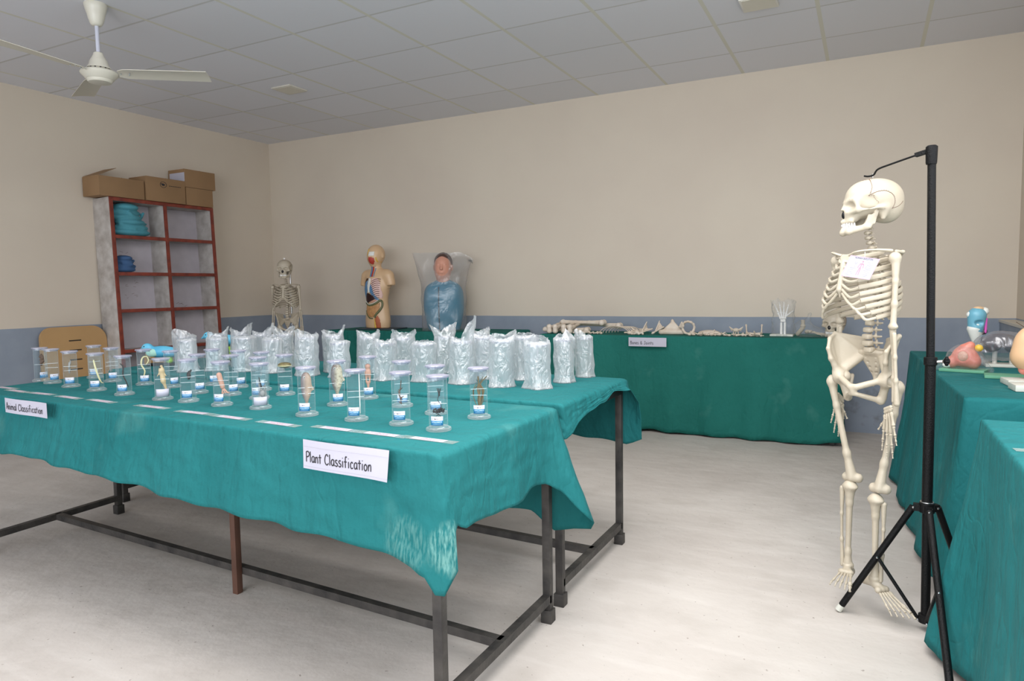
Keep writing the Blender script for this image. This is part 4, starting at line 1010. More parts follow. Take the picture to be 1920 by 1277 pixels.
# slotted plywood panels
def panel(label, y0, y1, ztop, x, slots):
    r = thing('slotted_panel', label, 'panel', (x, (y0 + y1) / 2, 0)); w = (y1 - y0) / 2
    pts = []
    for (cy, cz, a0) in ((w - .13, ztop - .13, 0), (-w + .09, ztop - .09, 90)):
        rad = .13 if cy > 0 else .09
        for k in range(9): a = math.radians(a0 + k * 11.25); pts.append((cy + rad * math.cos(a), cz + rad * math.sin(a)))
    pts = [(w + .02, .02)] + pts + [(-w, .02)]
    V = [(0, y, z) for y, z in pts] + [(.022, y, z) for y, z in pts]; n = len(pts)
    F = [tuple(range(n)), tuple(range(n, 2 * n))[::-1]] + [(i, (i + 1) % n, n + (i + 1) % n, n + i) for i in range(n)]
    MB().add(V, F, False).build('board', M['plywood'], r)
    for z in slots: MB().box(.0215, .0235, -.05, .05, z - .005, z + .005).build('slot', M['slot'], r)
    return r
panel('light plywood panel with rounded top and short slots, left of shelf', 3.19, 3.735, .862, -5.90, [.745, .665, .585, .505])
panel('smaller plywood panel edge showing below the shelf front', 3.81, 4.03, .655, -5.50, [.60])

# ------------------------------------------------------------------ bird models on the bagged-jar table
def bird(label, loc, rz):
    r = thing('bird_model', label, 'bird model', loc, rz)
    s = SDF().ell((.02, 0, .075), (.075, .034, .033), .012).ell((-.052, 0, .10), (.028, .024, .024), .018).ell((.075, 0, .070), (.035, .028, .026), .015)
    s.cap((-.072, 0, .098), (-.092, 0, .086), .010, .003, .006)
    b = s.build('bird_body', M['birdblue'], r, .0035)
    MB().sphere((-.062, -.022, .108), .0035, 8).build('eye', M['darksp'], b)
    SDF().ell((-.02, -.022, .072), (.035, .014, .022), .01).build('breast_patch', M['birdgreen'], r, .003)
    bb = MB(); bb.tube(smooth_path([(.092, -.02, .05), (.105, 0, .075), (.098, .0, .098)], 4), .0022, 6); bb.tube(smooth_path([(-.06, -.02, .060), (-.04, -.03, .044), (-.01, -.03, .036)], 4), .0025, 6); bb.build('wire_binding', M['black'], r)
    MB().lathe([(.012, .012), (.018, .02), (.016, .045), (.010, .052)], 12, (.06, 0, 0)).build('lime_stand', M['lime'], r)
    MB().bbox(-.05, .11, -.035, .035, 0, .012, .003).build('base_plate', M['black'], r)
    return r
bird('blue bird model facing left, at left end of bagged jars', (-3.49, 2.50, TOPA), .62)
b2 = bird('blue bird model, only head showing above the bagged jars', (-3.29, 2.74, TOPA), .62); 
for c_ in b2.children:
    if 'body' in c_.name or 'breast' in c_.name or 'wire' in c_.name: c_.location.z = .052
    if 'lime' in c_.name: c_.scale.z = 1.9; c_.location.z = -.01

# ------------------------------------------------------------------ skeletons
SB = .0022
def add_tube(name, pts, rad, m, parent, seg=10, flat=1.0, up=(0, 0, 1)): return MB().tube(pts, rad, seg, True, flat, up).build(name, m, parent)
def longbone(s, a, b, r, knob_a, knob_b, bow=(0, 0, 0)):
    a, b = np.array(a, float), np.array(b, float); m1 = a + (b - a) * .33 + np.array(bow); m2 = a + (b - a) * .67 + np.array(bow)
    s.cap(a, m1, knob_a * .72, r, .010).cap(m1, m2, r, r, .008).cap(m2, b, r, knob_b * .72, .010); return s
SKH = (-.015, 2.62)
TH = math.radians(-45)
def wl(x, y, z):
    dx, dy = x - SKH[0], y - SKH[1]; c, s = math.cos(-TH), math.sin(-TH); return (dx * c - dy * s, dx * s + dy * c, z)
def make_skull(parent):
    k, kz = .0098, .0088
    P = lambda x, y, z: (x * k, y * k, z * kz)
    s = SDF()
    s.ell(P(0, 1.4, .9), (7.1 * k, 8.5 * k, 7.6 * kz), .01).ell(P(0, -3.2, 1.2), (6.2 * k, 5.1 * k, 5.9 * kz), .02).ell(P(0, 4.6, -2.9), (5.4 * k, 5.0 * k, 5.4 * kz), .02)
    s.ell(P(0, -6.6, -4.6), (3.4 * k, 2.9 * k, 4.2 * kz), .012).ell(P(0, -4, -3.5), (4.6 * k, 3.5 * k, 3 * kz), .01)
    for x in (-1, 1):
        s.cap(P(x * 1.0, -8.0, -.3), P(x * 4.8, -7.0, .1), .0075, .0065, .012)
        s.cap(P(x * 4.8, -7.0, .0), P(x * 5.6, -6.0, -3.3), .0062, .007, .008)
        s.cap(P(x * 2.2, -8.2, -4.3), P(x * 5.4, -6.3, -3.8), .007, .0085, .010)
        s.cap(P(x * 5.6, -5.8, -3.6), P(x * 6.9, -2.4, -3.2), .0062, .0042, .005); s.cap(P(x * 6.9, -2.4, -3.2), P(x * 6.6, 1.0, -2.9), .0042, .0055, .006)
        s.cap(P(x * 5.4, 2.2, -3.2), P(x * 5.2, 1.8, -6.6), .013, .0075, .016)
        s.ell(P(x * 6.9, -3.7, -.8), (.010, .026, .022), .010, True)      # temple hollow
        s.ell(P(x * 3.1, -9.3, -1.9), (.0185, .024, .0155), .006, True)    # eye socket
        s.ell(P(x * 5.4, -3.4, -6.6), (.016, .020, .022), .008, True)
    s.cap(P(0, -8.4, -.8), P(0, -9.5, -3.0), .0055, .0045, .006)
    s.ell(P(0, -9.6, -5.0), (.0115, .016, .0150), .004, True)
    s.cap(P(-2.6, -7.2, -7.4), P(0, -9.0, -7.6), .0085, .008, .006); s.cap(P(2.6, -7.2, -7.4), P(0, -9.0, -7.6), .0085, .008, .006)
    s.ell(P(0, -4.4, -8.6), (.019, .026, .012), .006, True)
    sk = s.build('skull', M['bone'], parent, .0026)
    SDF().ell(P(0, -8.5, -4.9), (.012, .011, .0145), .002).build('nasal_cavity', M['darkhole'], sk, .002)
    # sutures
    def sut(pts, n=26, zig=.0016):
        out = []; pp = smooth_path([P(*p) for p in pts], 8)
        for i, p in enumerate(pp):
            w = s.project(p, 7); out.append(tuple(w + np.array([0, zig * .5 * (-1) ** i, zig * .6 * (-1) ** i]) if 0 < i < len(pp) - 1 else w))
        return out
    b = MB()
    for x in (-1, 1):
        b.tube(sut([(x * .3, -1, 9), (x * 1.8, -1.7, 8.6), (x * 4, -2, 7.2), (x * 6, -2.2, 4.5), (x * 7, -3, 2.2)]), .0011, 4)
        b.tube(sut([(x * 6.6, -3.4, 1.2), (x * 7.2, -1, 2.8), (x * 7.4, 2.0, 3.1), (x * 7.4, 4.6, 1.2), (x * 7, 5.2, -1.5), (x * 6, 4.2, -3.6)]), .0012, 4)
        b.tube(sut([(x * 6, 4.2, -3.4), (x * 5.6, 6.4, -2.6), (x * 4.4, 8.4, -.6)]), .0010, 4)
        b.tube(sut([(x * 6.6, -3.4, 1.2), (x * 7.0, -2.4, .2), (x * 7, -1.6, -1.4)]), .0006, 4)
    b.tube(sut([(-1.4, -2.2, 8.8), (0, -3.4, 8.6), (1.4, -2.2, 8.8), (.7, -.6, 9), (-.7, -.6, 9), (-1.4, -2.2, 8.8)]), .0010, 4)
    b.build('suture', M['suture'], sk)
    # mandible with hanging gap behind
    j = SDF()
    for x in (-1, 1):
        j.cap(P(0, -9.1, -11.6), P(x * 2.4, -8.0, -11.5), .0095, .0085, .008); j.cap(P(x * 2.4, -8.0, -11.5), P(x * 4.9, -2.4, -9.9), .0085, .0075, .008)
        j.cap(P(x * .2, -9.0, -10.3), P(x * 2.8, -7.0, -10.2), .0065, .0065, .006); j.cap(P(x * 2.8, -7.0, -10.2), P(x * 4.2, -4.0, -9.6), .0065, .006, .006)
        j.tri(P(x * 4.6, -3.6, -9.4), P(x * 5.0, -.9, -8.6), P(x * 5.2, -.2, -4.4), .004, .008); j.tri(P(x * 4.6, -3.6, -9.4), P(x * 5.0, -2.7, -5.6), P(x * 5.2, -.2, -4.4), .003, .008)
        j.cap(P(x * 5.2, -.3, -4.0), P(x * 5.0, -.5, -5.5), .0068, .005, .006)
        j.ell(P(x * 5.0, -2.0, -4.4), (.02, .0085, .008), .003, True)
    jaw = j.build('mandible', M['bone'], parent, .0026)
    for (z, m_up, par, nm) in ((-8.75, 1, sk, 'upper_teeth'), (-9.65, -1, jaw, 'lower_teeth')):
        b = MB()
        for i in range(-6, 7):
            a = (i) * .235; rx, ry = 3.0, 3.4
            x, y = rx * math.sin(a), -5.7 - ry * math.cos(a) - (.25 if m_up > 0 else 0); w = .0034 if abs(i) < 3 else .0040
            b.sphere(P(x, y, z), w, 8, (.95, .8, 1.65))
        b.build(nm, M['tooth'], par)
    b = MB()
    for x in (-1, 1):
        for p in ((x * 3.2, -9, .9), (x * 3.0, -9, -4.6), (x * 6.6, 1.6, -3.4), (x * 7, -1.8, 1.2)):
            b.sphere(s.project(P(*p), 7), .0011, 6)
    b.build('foramen', M['suture'], sk)
    MB().tube([(.0 + .0045 * math.cos(a), 0, 8.55 * kz + .006 + .009 * math.sin(a)) for a in [kk * PI / 10 for kk in range(20)]], .0011, 6, closed=True).build('hanging_ring', M['chrome'], sk)
    return sk, jaw
_vert = {}
def vertebra(kind):
    if kind in _vert: return _vert[kind]
    w, d, h, tp, sp = dict(C=(.0085, .007, .0055, .015, .016), T=(.0125, .011, .0085, .024, .026), L=(.018, .014, .0105, .033, .026))[kind]
    s = SDF().ell((0, 0, 0), (w, d, h * 1.05), .003); s.cap((0, 0, h * .6), (0, 0, h * .75), w * .82, w * .82, .003) if False else None
    s.box((0, 0, 0), (w * .86, d * .86, h * .86), .004, .003)
    for x in (-1, 1):
        s.cap((x * w * .5, d * .7, .001), (x * w * .5, d * 1.9, .001), h * .42, h * .42, .003); s.cap((x * w * .5, d * 1.8, 0), (x * tp, d * (2.2 if kind != 'C' else 1.0), .001), h * .42, h * .34, .004)
        s.cap((x * w * .6, d * 2.0, -h * .9), (x * w * .6, d * 2.0, h * .9), h * .36, h * .36, .004)
    s.cap((0, d * 2.0, 0), (0, d * 2 + sp, -h * (1.6 if kind == 'T' else .4)), h * .42, h * .36, .005)
    V, F = s.mesh(.0018 if kind == 'C' else .0024); me = bpy.data.meshes.new('vertebra_' + kind); me.from_pydata(V, [], F); me.materials.append(M['bone']); me.polygons.foreach_set('use_smooth', [True] * len(me.polygons)); me.update()
    _vert[kind] = me; return me
def finger_chain(parent, name, base, tip, curl, r=.0052, n=3, frac=(.5, .3, .2), mt='bone'):
    base, tip = Vector(base), Vector(tip); b = MB(); d = tip - base; t = 0
    for i in range(n):
        f = frac[i]; mid = lambda q: base + d * q + Vector(curl) * math.sin(PI * q)
        a, c = mid(t + .012), mid(t + f - .012); rr_ = r * (1 - .22 * i)
        P = [a.lerp(c, q) for q in (0, .08, .25, .75, .92, 1)]; b.tube(P, [rr_ * .6, rr_ * 1.05, rr_ * .62, rr_ * .55, rr_ * .9, rr_ * .5], 8); t += f
    return b.build(name, M[mt], parent)
def make_hand(parent, W, side, tips, thumb_tip, mt='bone', rs=1.0):
    """W wrist point, tips of the four fingers, thumb tip; all local"""
    W = Vector(W); s = SDF(); avg = sum((Vector(t) for t in tips), Vector()) / 4; d = (avg - W); L = d.length; dn = d.normalized()
    px = (Vector(tips[3]) - Vector(tips[0])).normalized()
    q = rr(3)
    for k in range(8):
        c = W + dn * (.008 + .010 * (k // 4)) + px * ((k % 4 - 1.5) * .0085); s.ell(tuple(c), (.0062, .0058, .0062), .0025)
    hand = s.build('carpal_bones', M[mt], parent, .0022)
    for k, t in enumerate(tips):
        t = Vector(t); a = W + dn * .024 + px * ((k - 1.5) * .0095); m = a.lerp(t, .43 + .02 * (k == 1))
        bb = MB(); P = [a.lerp(m, u) for u in (0, .1, .3, .7, .9, 1)]; bb.tube(P, [v * rs for v in (.0034, .006, .0042, .004, .0062, .0036)], 8); bb.build('metacarpal', M[mt], hand)
        finger_chain(hand, 'finger_bones', m, t, (0, 0, 0), .0050 * rs, mt=mt)
    a = W + dn * .014 - px * .018 * (1 if side else 1); m = a.lerp(Vector(thumb_tip), .42)
    bb = MB(); bb.tube([a.lerp(m, u) for u in (0, .1, .3, .7, .9, 1)], [.003, .0052, .0034, .0032, .0054, .003], 8); bb.build('metacarpal', M['bone'], hand)
    finger_chain(hand, 'thumb_bones', m, thumb_tip, (0, 0, 0), .0050 * rs, 2, (.58, .42), mt=mt)
    return hand
def make_foot(parent, ankle, heel, toes_c, width):
    A, H, T = Vector(ankle), Vector(heel), Vector(toes_c); d = (T - H); up = Vector((0, 0, 1)); sd = d.cross(up).normalized()
    s = SDF().cap(tuple(H + Vector((0, 0, .006))), tuple(A + Vector((0, 0, -.022))), .015, .014, .012).ell(tuple(A + Vector((0, 0, -.006))), (.019, .017, .012), .01)
    for k in range(3): s.ell(tuple(H.lerp(T, .42) + sd * (k - 1) * .014 + Vector((0, 0, .024))), (.0115, .0115, .011), .004)
    s.ell(tuple(H.lerp(T, .32) + Vector((0, 0, .024))), (.018, .015, .014), .008)
    foot = s.build('tarsal_bones', M['bone'], parent, .0028)
    for k in range(5):
        off = (k - 2) * width / 4.4; a = H.lerp(T, .48) + sd * off * .62 + Vector((0, 0, .022)); tip = H.lerp(T, 1.0 - .028 * abs(k - 0) * 1.2) + sd * off * 1.2; m = a.lerp(tip, .62)
        r = .0065 if k == 0 else .0044
        bb = MB(); bb.tube([a.lerp(m, u) for u in (0, .1, .3, .7, .9, 1)], [r * .7, r * 1.1, r * .62, r * .6, r * 1.1, r * .6], 8); bb.build('metatarsal', M['bone'], foot)
        finger_chain(foot, 'toe_bones', m, tip + Vector((0, 0, -.003)), (0, 0, .003), r, 2, (.55, .45))
    return foot
def make_skeleton(label):
    root = thing('human_skeleton', label, 'skeleton', (SKH[0], SKH[1], 0), TH)
    sk, jaw = make_skull(root)
    rel = math.radians(-70) - TH
    for o in (sk, jaw): o.location = wl(.006, 2.625, 1.391); o.rotation_euler = (math.radians(0), 0, rel)
    # spine
    zs = []; sp_y = []
    for i in range(7): zs.append((1.337 - i * .0165, .018 + .012 * math.sin(i / 6 * PI) * -1 + .012 * i / 6, 'C', .95 + .04 * i))
    for i in range(12): zs.append((1.224 - i * .0195, .030 + .030 * math.sin((i + 1) / 12 * PI * .9) , 'T', .82 + .026 * i))
    for i in range(5): zs.append((.984 - i * .0225, .034 - .010 * math.sin(i / 4 * PI), 'L', .84 + .045 * i))
    tv = []
    for z, y, kd, sc in zs:
        o = bpy.data.objects.new('vertebra', vertebra(kd)); C.objects.link(o); o.parent = root; o.location = (0, y, z); o.scale = (sc, sc, sc)
        if kd == 'T': tv.append((z, y))
    # ribs with cartilage
    a_ = [.052, .074, .090, .102, .110, .116, .119, .121, .120, .116, .105, .09]
    drop = [.022, .028, .034, .038, .042, .045, .048, .052, .056, .058, .05, .04]
    end = [150, 150, 148, 146, 144, 142, 139, 132, 124, 114, 84, 62]
    yc = -.006; rib_end = {}
    for i in range(12):
        zv, yv = tv[i]
        bd = .052 + .006 * min(i, 6)
        for x in (-1, 1):
            pts = [(x * .012, yv + .012, zv + .002), (x * .026, yv + .022, zv + .002)]
            n = 14; p0 = 26
            for k in range(n + 1):
                ph = math.radians(p0 + (end[i] - p0) * k / n); frac = (ph - math.radians(p0)) / math.radians(150 - p0)
                X = a_[i] * math.sin(ph) ** .85; Y = yc + (bd + .010) * math.cos(ph) * 1.12
                if Y > yv + .026: Y = yv + .026
                pts.append((x * X, Y, zv - drop[i] * frac ** 1.1))
            P = smooth_path(pts, 2)
            o = add_tube('rib', P, [.0038 + .0012 * min(1, k / 12) for k in range(len(P))], M['bone'], root, 8, 1.6, (0, 0, 1))
            rib_end[(i, x)] = pts[-1]
    zst = [1.196, 1.178, 1.158, 1.138, 1.120, 1.104, 1.092]
    for i in range(7):
        for x in (-1, 1):
            e = Vector(rib_end[(i, x)]); c = Vector((x * .010, -.083 - .010 * min(i, 4) / 4 - .002, zst[i] - .004))
            mid = e.lerp(c, .45) + Vector((0, -.006, -.006 - .006 * max(0, i - 3)))
            add_tube('costal_cartilage', smooth_path([tuple(e), tuple(mid), tuple(c)], 5), [.0046] * 4 + [.0042] * 7, M['bone2'], root, 8, 1.15)
            if i >= 2: rib_end[(i, x, 'm')] = mid
    for i in (7, 8, 9):
        for x in (-1, 1):
            e = Vector(rib_end[(i, x)]); c = rib_end[(i - 1, x, 'm')]
            mid = e.lerp(c, .55) + Vector((0, -.006, -.012)); rib_end[(i, x, 'm')] = mid
            add_tube('costal_cartilage', smooth_path([tuple(e), tuple(mid), tuple(c)], 5), .0042, M['bone2'], root, 8, 1.15)
    s = SDF().tri((-.022, -.072, 1.212), (.022, -.072, 1.212), (0, -.084, 1.172), .0045, .006).cap((0, -.082, 1.185), (0, -.096, 1.10), .0085, .0105, .01).cap((0, -.096, 1.10), (0, -.094, 1.074), .007, .003, .008)
    s.build('sternum', M['bone2'], root, .0026)
    # shoulder girdle and arms
    for x in (-1, 1):
        shp = Vector((x * .128, .004, 1.196))
        add_tube('clavicle', smooth_path([(x * .018, -.072, 1.212), (x * .05, -.075, 1.222), (x * .09, -.045, 1.226), (x * .118, .0, 1.222)], 6), [.0075, .0068, .006, .0056, .0052, .005, .005, .005, .005, .005, .005, .005, .0052, .0056, .006, .0064, .0068, .007, .006], M['bone'], root, 10, .8)
        s = SDF().tri((x * .118, .022, 1.192), (x * .052, .066, 1.19), (x * .066, .084, 1.085), .0026, .008).cap((x * .056, .072, 1.176), (x * .125, .035, 1.218), .0042, .005, .008).cap((x * .125, .035, 1.218), (x * .124, .008, 1.22), .0055, .0055, .006)
        s.cap((x * .052, .066, 1.19), (x * .066, .084, 1.085), .0034, .0034, .005).cap((x * .118, .022, 1.192), (x * .066, .084, 1.085), .004, .0036, .005).ell((x * .115, .018, 1.192), (.010, .011, .016), .006).cap((x * .105, .012, 1.205), (x * .106, -.012, 1.207), .0045, .004, .005)
        s.build('scapula', M['bone'], root, .0028)
        if x > 0: E, Wr = (.138, -.012, .974), (.150, -.008, .735)
        else: E, Wr = (-.132, .030, .980), (-.146, .022, .738)
        s = SDF(); longbone(s, shp, Vector(E) + Vector((0, 0, .006)), .0088, .020, .013, (x * .002, 0, 0)); s.ell(tuple(shp + Vector((-x * .004, 0, .003))), (.0195, .0185, .019), .006)
        s.ell(tuple(Vector(E) + Vector((x * .0, 0, .006))), (.0185, .010, .0095), .008)
        s.build('humerus', M['bone'], root, .0028)
        Ev, Wv = Vector(E), Vector(Wr)
        s = SDF(); longbone(s, Ev + Vector((-.006, .006, -.006)), Wv + Vector((-.009, .002, .004)), .0058, .014, .0075, (0, .002, 0)); s.build('ulna', M['bone'], root, .0026)
        s = SDF(); longbone(s, Ev + Vector((.009, -.004, -.018)), Wv + Vector((.008, -.002, 0)), .0055, .010, .013, (.003, -.003, 0)); s.build('radius', M['bone'], root, .0026)
    # left hand (towards the viewer): wrist slightly inward of the forearm ends
    g = lambda X, Z, Y=2.50: wl(*(lambda c: (c[0], c[1], c[2]))((X, Y, Z)))
    make_hand(root, g(.0655, .728), 0, [g(.092, .603, 2.48), g(.083, .556, 2.50), g(.066, .552, 2.51), g(.052, .574, 2.53)][::1], g(.040, .640, 2.54))
    make_hand(root, g(-.078, .728, 2.70), 1, [g(-.108, .622, 2.70), g(-.098, .585, 2.71), g(-.084, .570, 2.72), g(-.068, .575, 2.73)], g(-.055, .640, 2.70))
    # pelvis, turned a little more towards the viewer than the chest
    pr_ = math.radians(18); cy = .036
    def pel(o): o.location = Vector((0, cy, 0)); o.rotation_euler = (0, 0, pr_)
    s = SDF(); 
    for x in (-1, 1):
        As, Cm, Ps, Ac, Si = (x * .098, -.088, .898), (x * .108, -.028, .946), (x * .040, .040, .928), (x * .080, -.048, .806), (x * .030, .020, .872)
        Cf = (x * .108, -.062, .930)
        s.tri(As, Cf, Ac, .0032, .008).tri(Cf, Cm, Ac, .0032, .008).tri(Cm, Ps, Si, .0034, .008).tri(Cm, Si, Ac, .0034, .010)
        for a, b in ((As, Cf), (Cf, Cm), (Cm, Ps)): s.cap(a, b, .0056, .0056, .006)
        s.cap(As, (x * .092, -.082, .862), .0066, .006, .006).cap((x * .092, -.080, .862), Ac, .006, .014, .012)
        s.ell((x * .080, -.046, .802), (.027, .027, .028), .012)
        s.cap(Si, (x * .066, -.022, .830), .011, .013, .014)
        s.cap((x * .070, -.062, .800), (x * .010, -.104, .776), .0100, .0105, .010)
        s.cap((x * .074, -.036, .785), (x * .056, -.030, .728), .013, .0130, .012).cap((x * .056, -.032, .728), (x * .010, -.100, .752), .0095, .0075, .010)
        s.cap((x * .060, .0, .80), (x * .060, -.024, .740), .008, .010, .010)
        s.ell((x * .099, -.050, .800), (.018, .0185, .0185), .004, True)
    s.ell((0, -.105, .766), (.011, .008, .020), .006)
    pel(s.build('pelvis', M['bone'], root, .003))
    s = SDF().tri((-.036, .010, .884), (.036, .010, .884), (0, .046, .80), .0085, .010).cap((0, .046, .80), (0, .030, .768), .007, .004, .008).ell((0, .004, .886), (.022, .014, .010), .01)
    for k in range(4):
        for x in (-1, 1): s.ell((x * (.017 - .003 * k), .004 + .009 * k, .868 - .018 * k), (.0036, .008, .0036), .003, True)
    pel(s.build('sacrum', M['bone'], root, .0026))
    for (hip, kn, an, tib_t, sx, heel, toe) in (((-.066, 2.640, .800), (-.036, 2.650, .446), (-.043, 2.655, .135), (-.041, 2.650, .416), -1, (-.034, 2.69, .088), (-.066, 2.50, .100)),
                                            ((.058, 2.580, .798), (.048, 2.560, .440), (.041, 2.560, .138), (.038, 2.562, .402), 1, (.012, 2.60, .100), (.132, 2.455, .052))):
        hipL, knL, anL, ttL = [Vector(wl(*p)) for p in (hip, kn, an, tib_t)]
        out = (Vector(wl(hip[0] + sx * .040, hip[1] - sx * .012, hip[2] - .022)))
        s = SDF().ell(tuple(hipL), (.0215, .0215, .0215), .004).cap(tuple(hipL), tuple(out), .011, .013, .012).ell(tuple(out + Vector((0, 0, .006))), (.0135, .0135, .019), .010)
        m1 = out.lerp(knL, .25); m2 = out.lerp(knL, .75)
        s.cap(tuple(out), tuple(m1), .0135, .0105, .010).cap(tuple(m1), tuple(m2), .0102, .0105, .010).cap(tuple(m2), tuple(knL), .0105, .018, .016)
        sd = (Vector(wl(kn[0] + 1, kn[1] - .35, kn[2])) - knL).normalized(); bk = sd.cross(Vector((0, 0, 1)))
        for e in (-1, 1): s.ell(tuple(knL + sd * e * .019 - bk * .006 + Vector((0, 0, -.002))), (.0150, .0165, .0165), .008)
        s.build('femur', M['bone'], root, .0032)
        tt = ttL; s = SDF().ell(tuple(tt + Vector((0, 0, -.004))), (.028, .021, .0085), .010)
        s.cap(tuple(tt), tuple(tt.lerp(anL, .22)), .020, .0108, .014).cap(tuple(tt.lerp(anL, .22)), tuple(tt.lerp(anL, .85)), .0108, .0088, .01).cap(tuple(tt.lerp(anL, .85)), tuple(anL), .0088, .0150, .014).ell(tuple(anL - sd * sx * .012 + Vector((0, 0, -.008))), (.008, .009, .012), .006)
        s.build('tibia', M['bone'], root, .003)
        f0 = tt + sd * sx * .026 + Vector((0, 0, -.014)); f1 = anL + sd * sx * .018 + Vector((0, 0, -.010))
        s = SDF(); longbone(s, f0, f1, .0048, .0125, .0105, tuple(sd * sx * .002)); s.build('fibula', M['bone'], root, .0026)
        make_foot(root, anL, wl(*heel), wl(*toe), .062)
    # springs at the knees
    for kn, tt in (((-.036, 2.650, .432), (-.041, 2.650, .414)), ((.048, 2.560, .424), (.040, 2.562, .402))): add_tube('knee_pin', [wl(*kn), wl(*tt)], .0022, M['chrome'], root, 8)
    return root
skel = make_skeleton('life-size plastic human skeleton hanging from black stand at right')
# second skeleton behind the bagged jars
sk2 = dup(skel, (-5.055, 5.02, -.030), math.radians(30), 'human skeleton model standing far back at left, before the room corner')
for c_ in sk2.children:
    if c_.name.startswith(('skull', 'mandible')): c_.rotation_euler = (0, 0, math.radians(2)); c_.location.x = 0; c_.location.y = .0
bs = thing('skeleton_base_stand', 'upright stand rod behind the far skeleton', 'stand', (-5.055 - .02, 5.02 + .09, 0))
MB().tube([(0, 0, .02), (0, 0, 1.30), (.02, -.06, 1.31)], .008, 10).build('rod', M['chrome'], bs)
MB().lathe([(.17, 0), (.17, .018), (.02, .024)], 24).build('base_disc', M['white'], bs)

# information card hung on the near skeleton's chest
def quad_plate(name, P4, th, m, parent=None):
    P4 = [Vector(p) for p in P4]; nrm = (P4[1] - P4[0]).cross(P4[3] - P4[0]).normalized() * th
    return MB().add(P4 + [p + nrm for p in P4], [(0, 1, 2, 3), (7, 6, 5, 4), (0, 4, 5, 1), (1, 5, 6, 2), (2, 6, 7, 3), (3, 7, 4, 0)], False).build(name, m, parent)
cardr = thing('information_card', 'small printed skeleton card hanging tilted on the chest of the near skeleton', 'card', (-.050, 2.475, 1.210))
cx_ = Vector((.083, .012, -.015)); cz_ = Vector((-.0285, -.006, -.0655))
quad_plate('card_sheet', [(0, 0, 0), cx_, cx_ + cz_, cz_], .0006, M['paper'], cardr)
def text_mesh(txt, size):
    cu = bpy.data.curves.new('t', 'FONT'); cu.body = txt; cu.size = size; cu.offset = .0; o = bpy.data.objects.new('t', cu)
    me = bpy.data.meshes.new_from_object(o); V = [v.co.copy() for v in me.vertices]; F = [list(p.vertices) for p in me.polygons]
    bpy.data.objects.remove(o); return V, F
ex, ez = cx_.normalized(), -cz_.normalized(); nn = ex.cross(ez).normalized()
def on_card(u, v, off=.0009): return cx_ * u + cz_ * v + nn * off
V, F = text_mesh('HUMAN SKELETON', .0078); ww = max(v.x for v in V)
MB().add([on_card(.18, .12) + ex * v.x * (.052 / ww) + ez * v.y for v in V], F, False).build('title_lettering', M['ink'], cardr)
b = MB(); q = rr(41)
for side in (0, 1):
    for k in range(11):
        v_ = .22 + k * .065; u0 = (.10 if side == 0 else .64) + q.uniform(0, .05); u1 = u0 + q.uniform(.14, .26)
        if side == 0 and k < 5: u0 += .12
        b.tube([on_card(u0, v_), on_card(min(u1, .93), v_)], .00045, 4)
b.build('text_lines', M['ink_grey'], cardr)
b = MB()
for a_p in (((.50, .25), (.50, .50)), ((.44, .32), (.56, .32)), ((.44, .32), (.41, .52)), ((.56, .32), (.59, .52)), ((.48, .5), (.46, .85)), ((.52, .5), (.54, .85))): b.tube([on_card(*a_p[0]), on_card(*a_p[1])], .0011, 5)
b.sphere(on_card(.5, .2), .0025, 8); b.build('skeleton_figure', M['ink_red'], cardr)
b = MB()
for a, c in (((0, 0), (1, 0)), ((1, 0), (1, 1)), ((1, 1), (0, 1)), ((0, 1), (0, 0))): b.tube([on_card(.02 + .96 * a[0], .02 + .96 * a[1]), on_card(.02 + .96 * c[0], .02 + .96 * c[1])], .0005, 4)
b.build('card_border', M['ink_red'], cardr)
MB().tube([on_card(.48, .0, 0), on_card(.48, .0, 0) + Vector((.0, .03, .018))], .0007, 5).build('string', M['thread'], cardr)

# ------------------------------------------------------------------ black tripod stand
st = thing('tripod_stand', 'black tripod stand with hooked arm holding up the near skeleton', 'stand', (.184, 2.52, 0))
def rel_(p): return (p[0] - .184, p[1] - 2.52, p[2])
T_ = lambda pts, r, seg=12: MB().tube([rel_(p) for p in pts], r, seg)
T_([(.187, 2.52, .03), (.182, 2.52, .42)], .0135).build('lower_tube', M['black'], st)
T_([(.182, 2.52, .415), (.180, 2.52, .875)], .0155).build('outer_tube', M['black'], st)
T_([(.180, 2.52, .86), (.167, 2.52, 1.52)], .0118).build('inner_tube', M['black'], st)
col = MB().lathe([(.0165, -.012), (.019, -.010), (.019, .012), (.0165, .014)], 18, rel_((.180, 2.52, .872))).build('collar', M['black'], st)
kn = T_([(.196, 2.515, .872), (.212, 2.510, .874)], .005).build('knob_screw', M['chrome'], st)
b = MB(); 
for k in range(8):
    a = 2 * PI * k / 8; b.sphere(rel_((.222, 2.507 + .010 * math.cos(a), .875 + .010 * math.sin(a))), .0055, 8)
b.sphere(rel_((.222, 2.507, .875)), .012, 12, (.8, 1, 1)); b.build('knob', M['black'], kn)
cp = MB().lathe([(.0145, -.045), (.0155, -.04), (.0165, -.004), (.0165, .008), (.012, .012)], 18, rel_((.1665, 2.52, 1.527))).build('top_cap', M['black'], st)
MB().bar(rel_((.160, 2.525, 1.524)), rel_((.125, 2.542, 1.517)), .016, .012).build('arm_socket', M['black'], cp)
T_(smooth_path([(.135, 2.538, 1.519), (.060, 2.58, 1.502), (.022, 2.604, 1.492), (.010, 2.618, 1.477), (-.006, 2.628, 1.4745), (-.018, 2.636, 1.478)], 5), .0030, 10).build('hook_arm', M['black'], st)
hub = MB().lathe([(.018, -.018), (.022, -.016), (.022, .014), (.018, .016)], 20, rel_((.182, 2.52, .405))).build('upper_hub', M['black'], st)
hb2 = MB().lathe([(.0165, -.014), (.021, -.012), (.021, .012), (.0165, .014)], 20, rel_((.187, 2.52, .040))).build('lower_hub', M['black'], st)
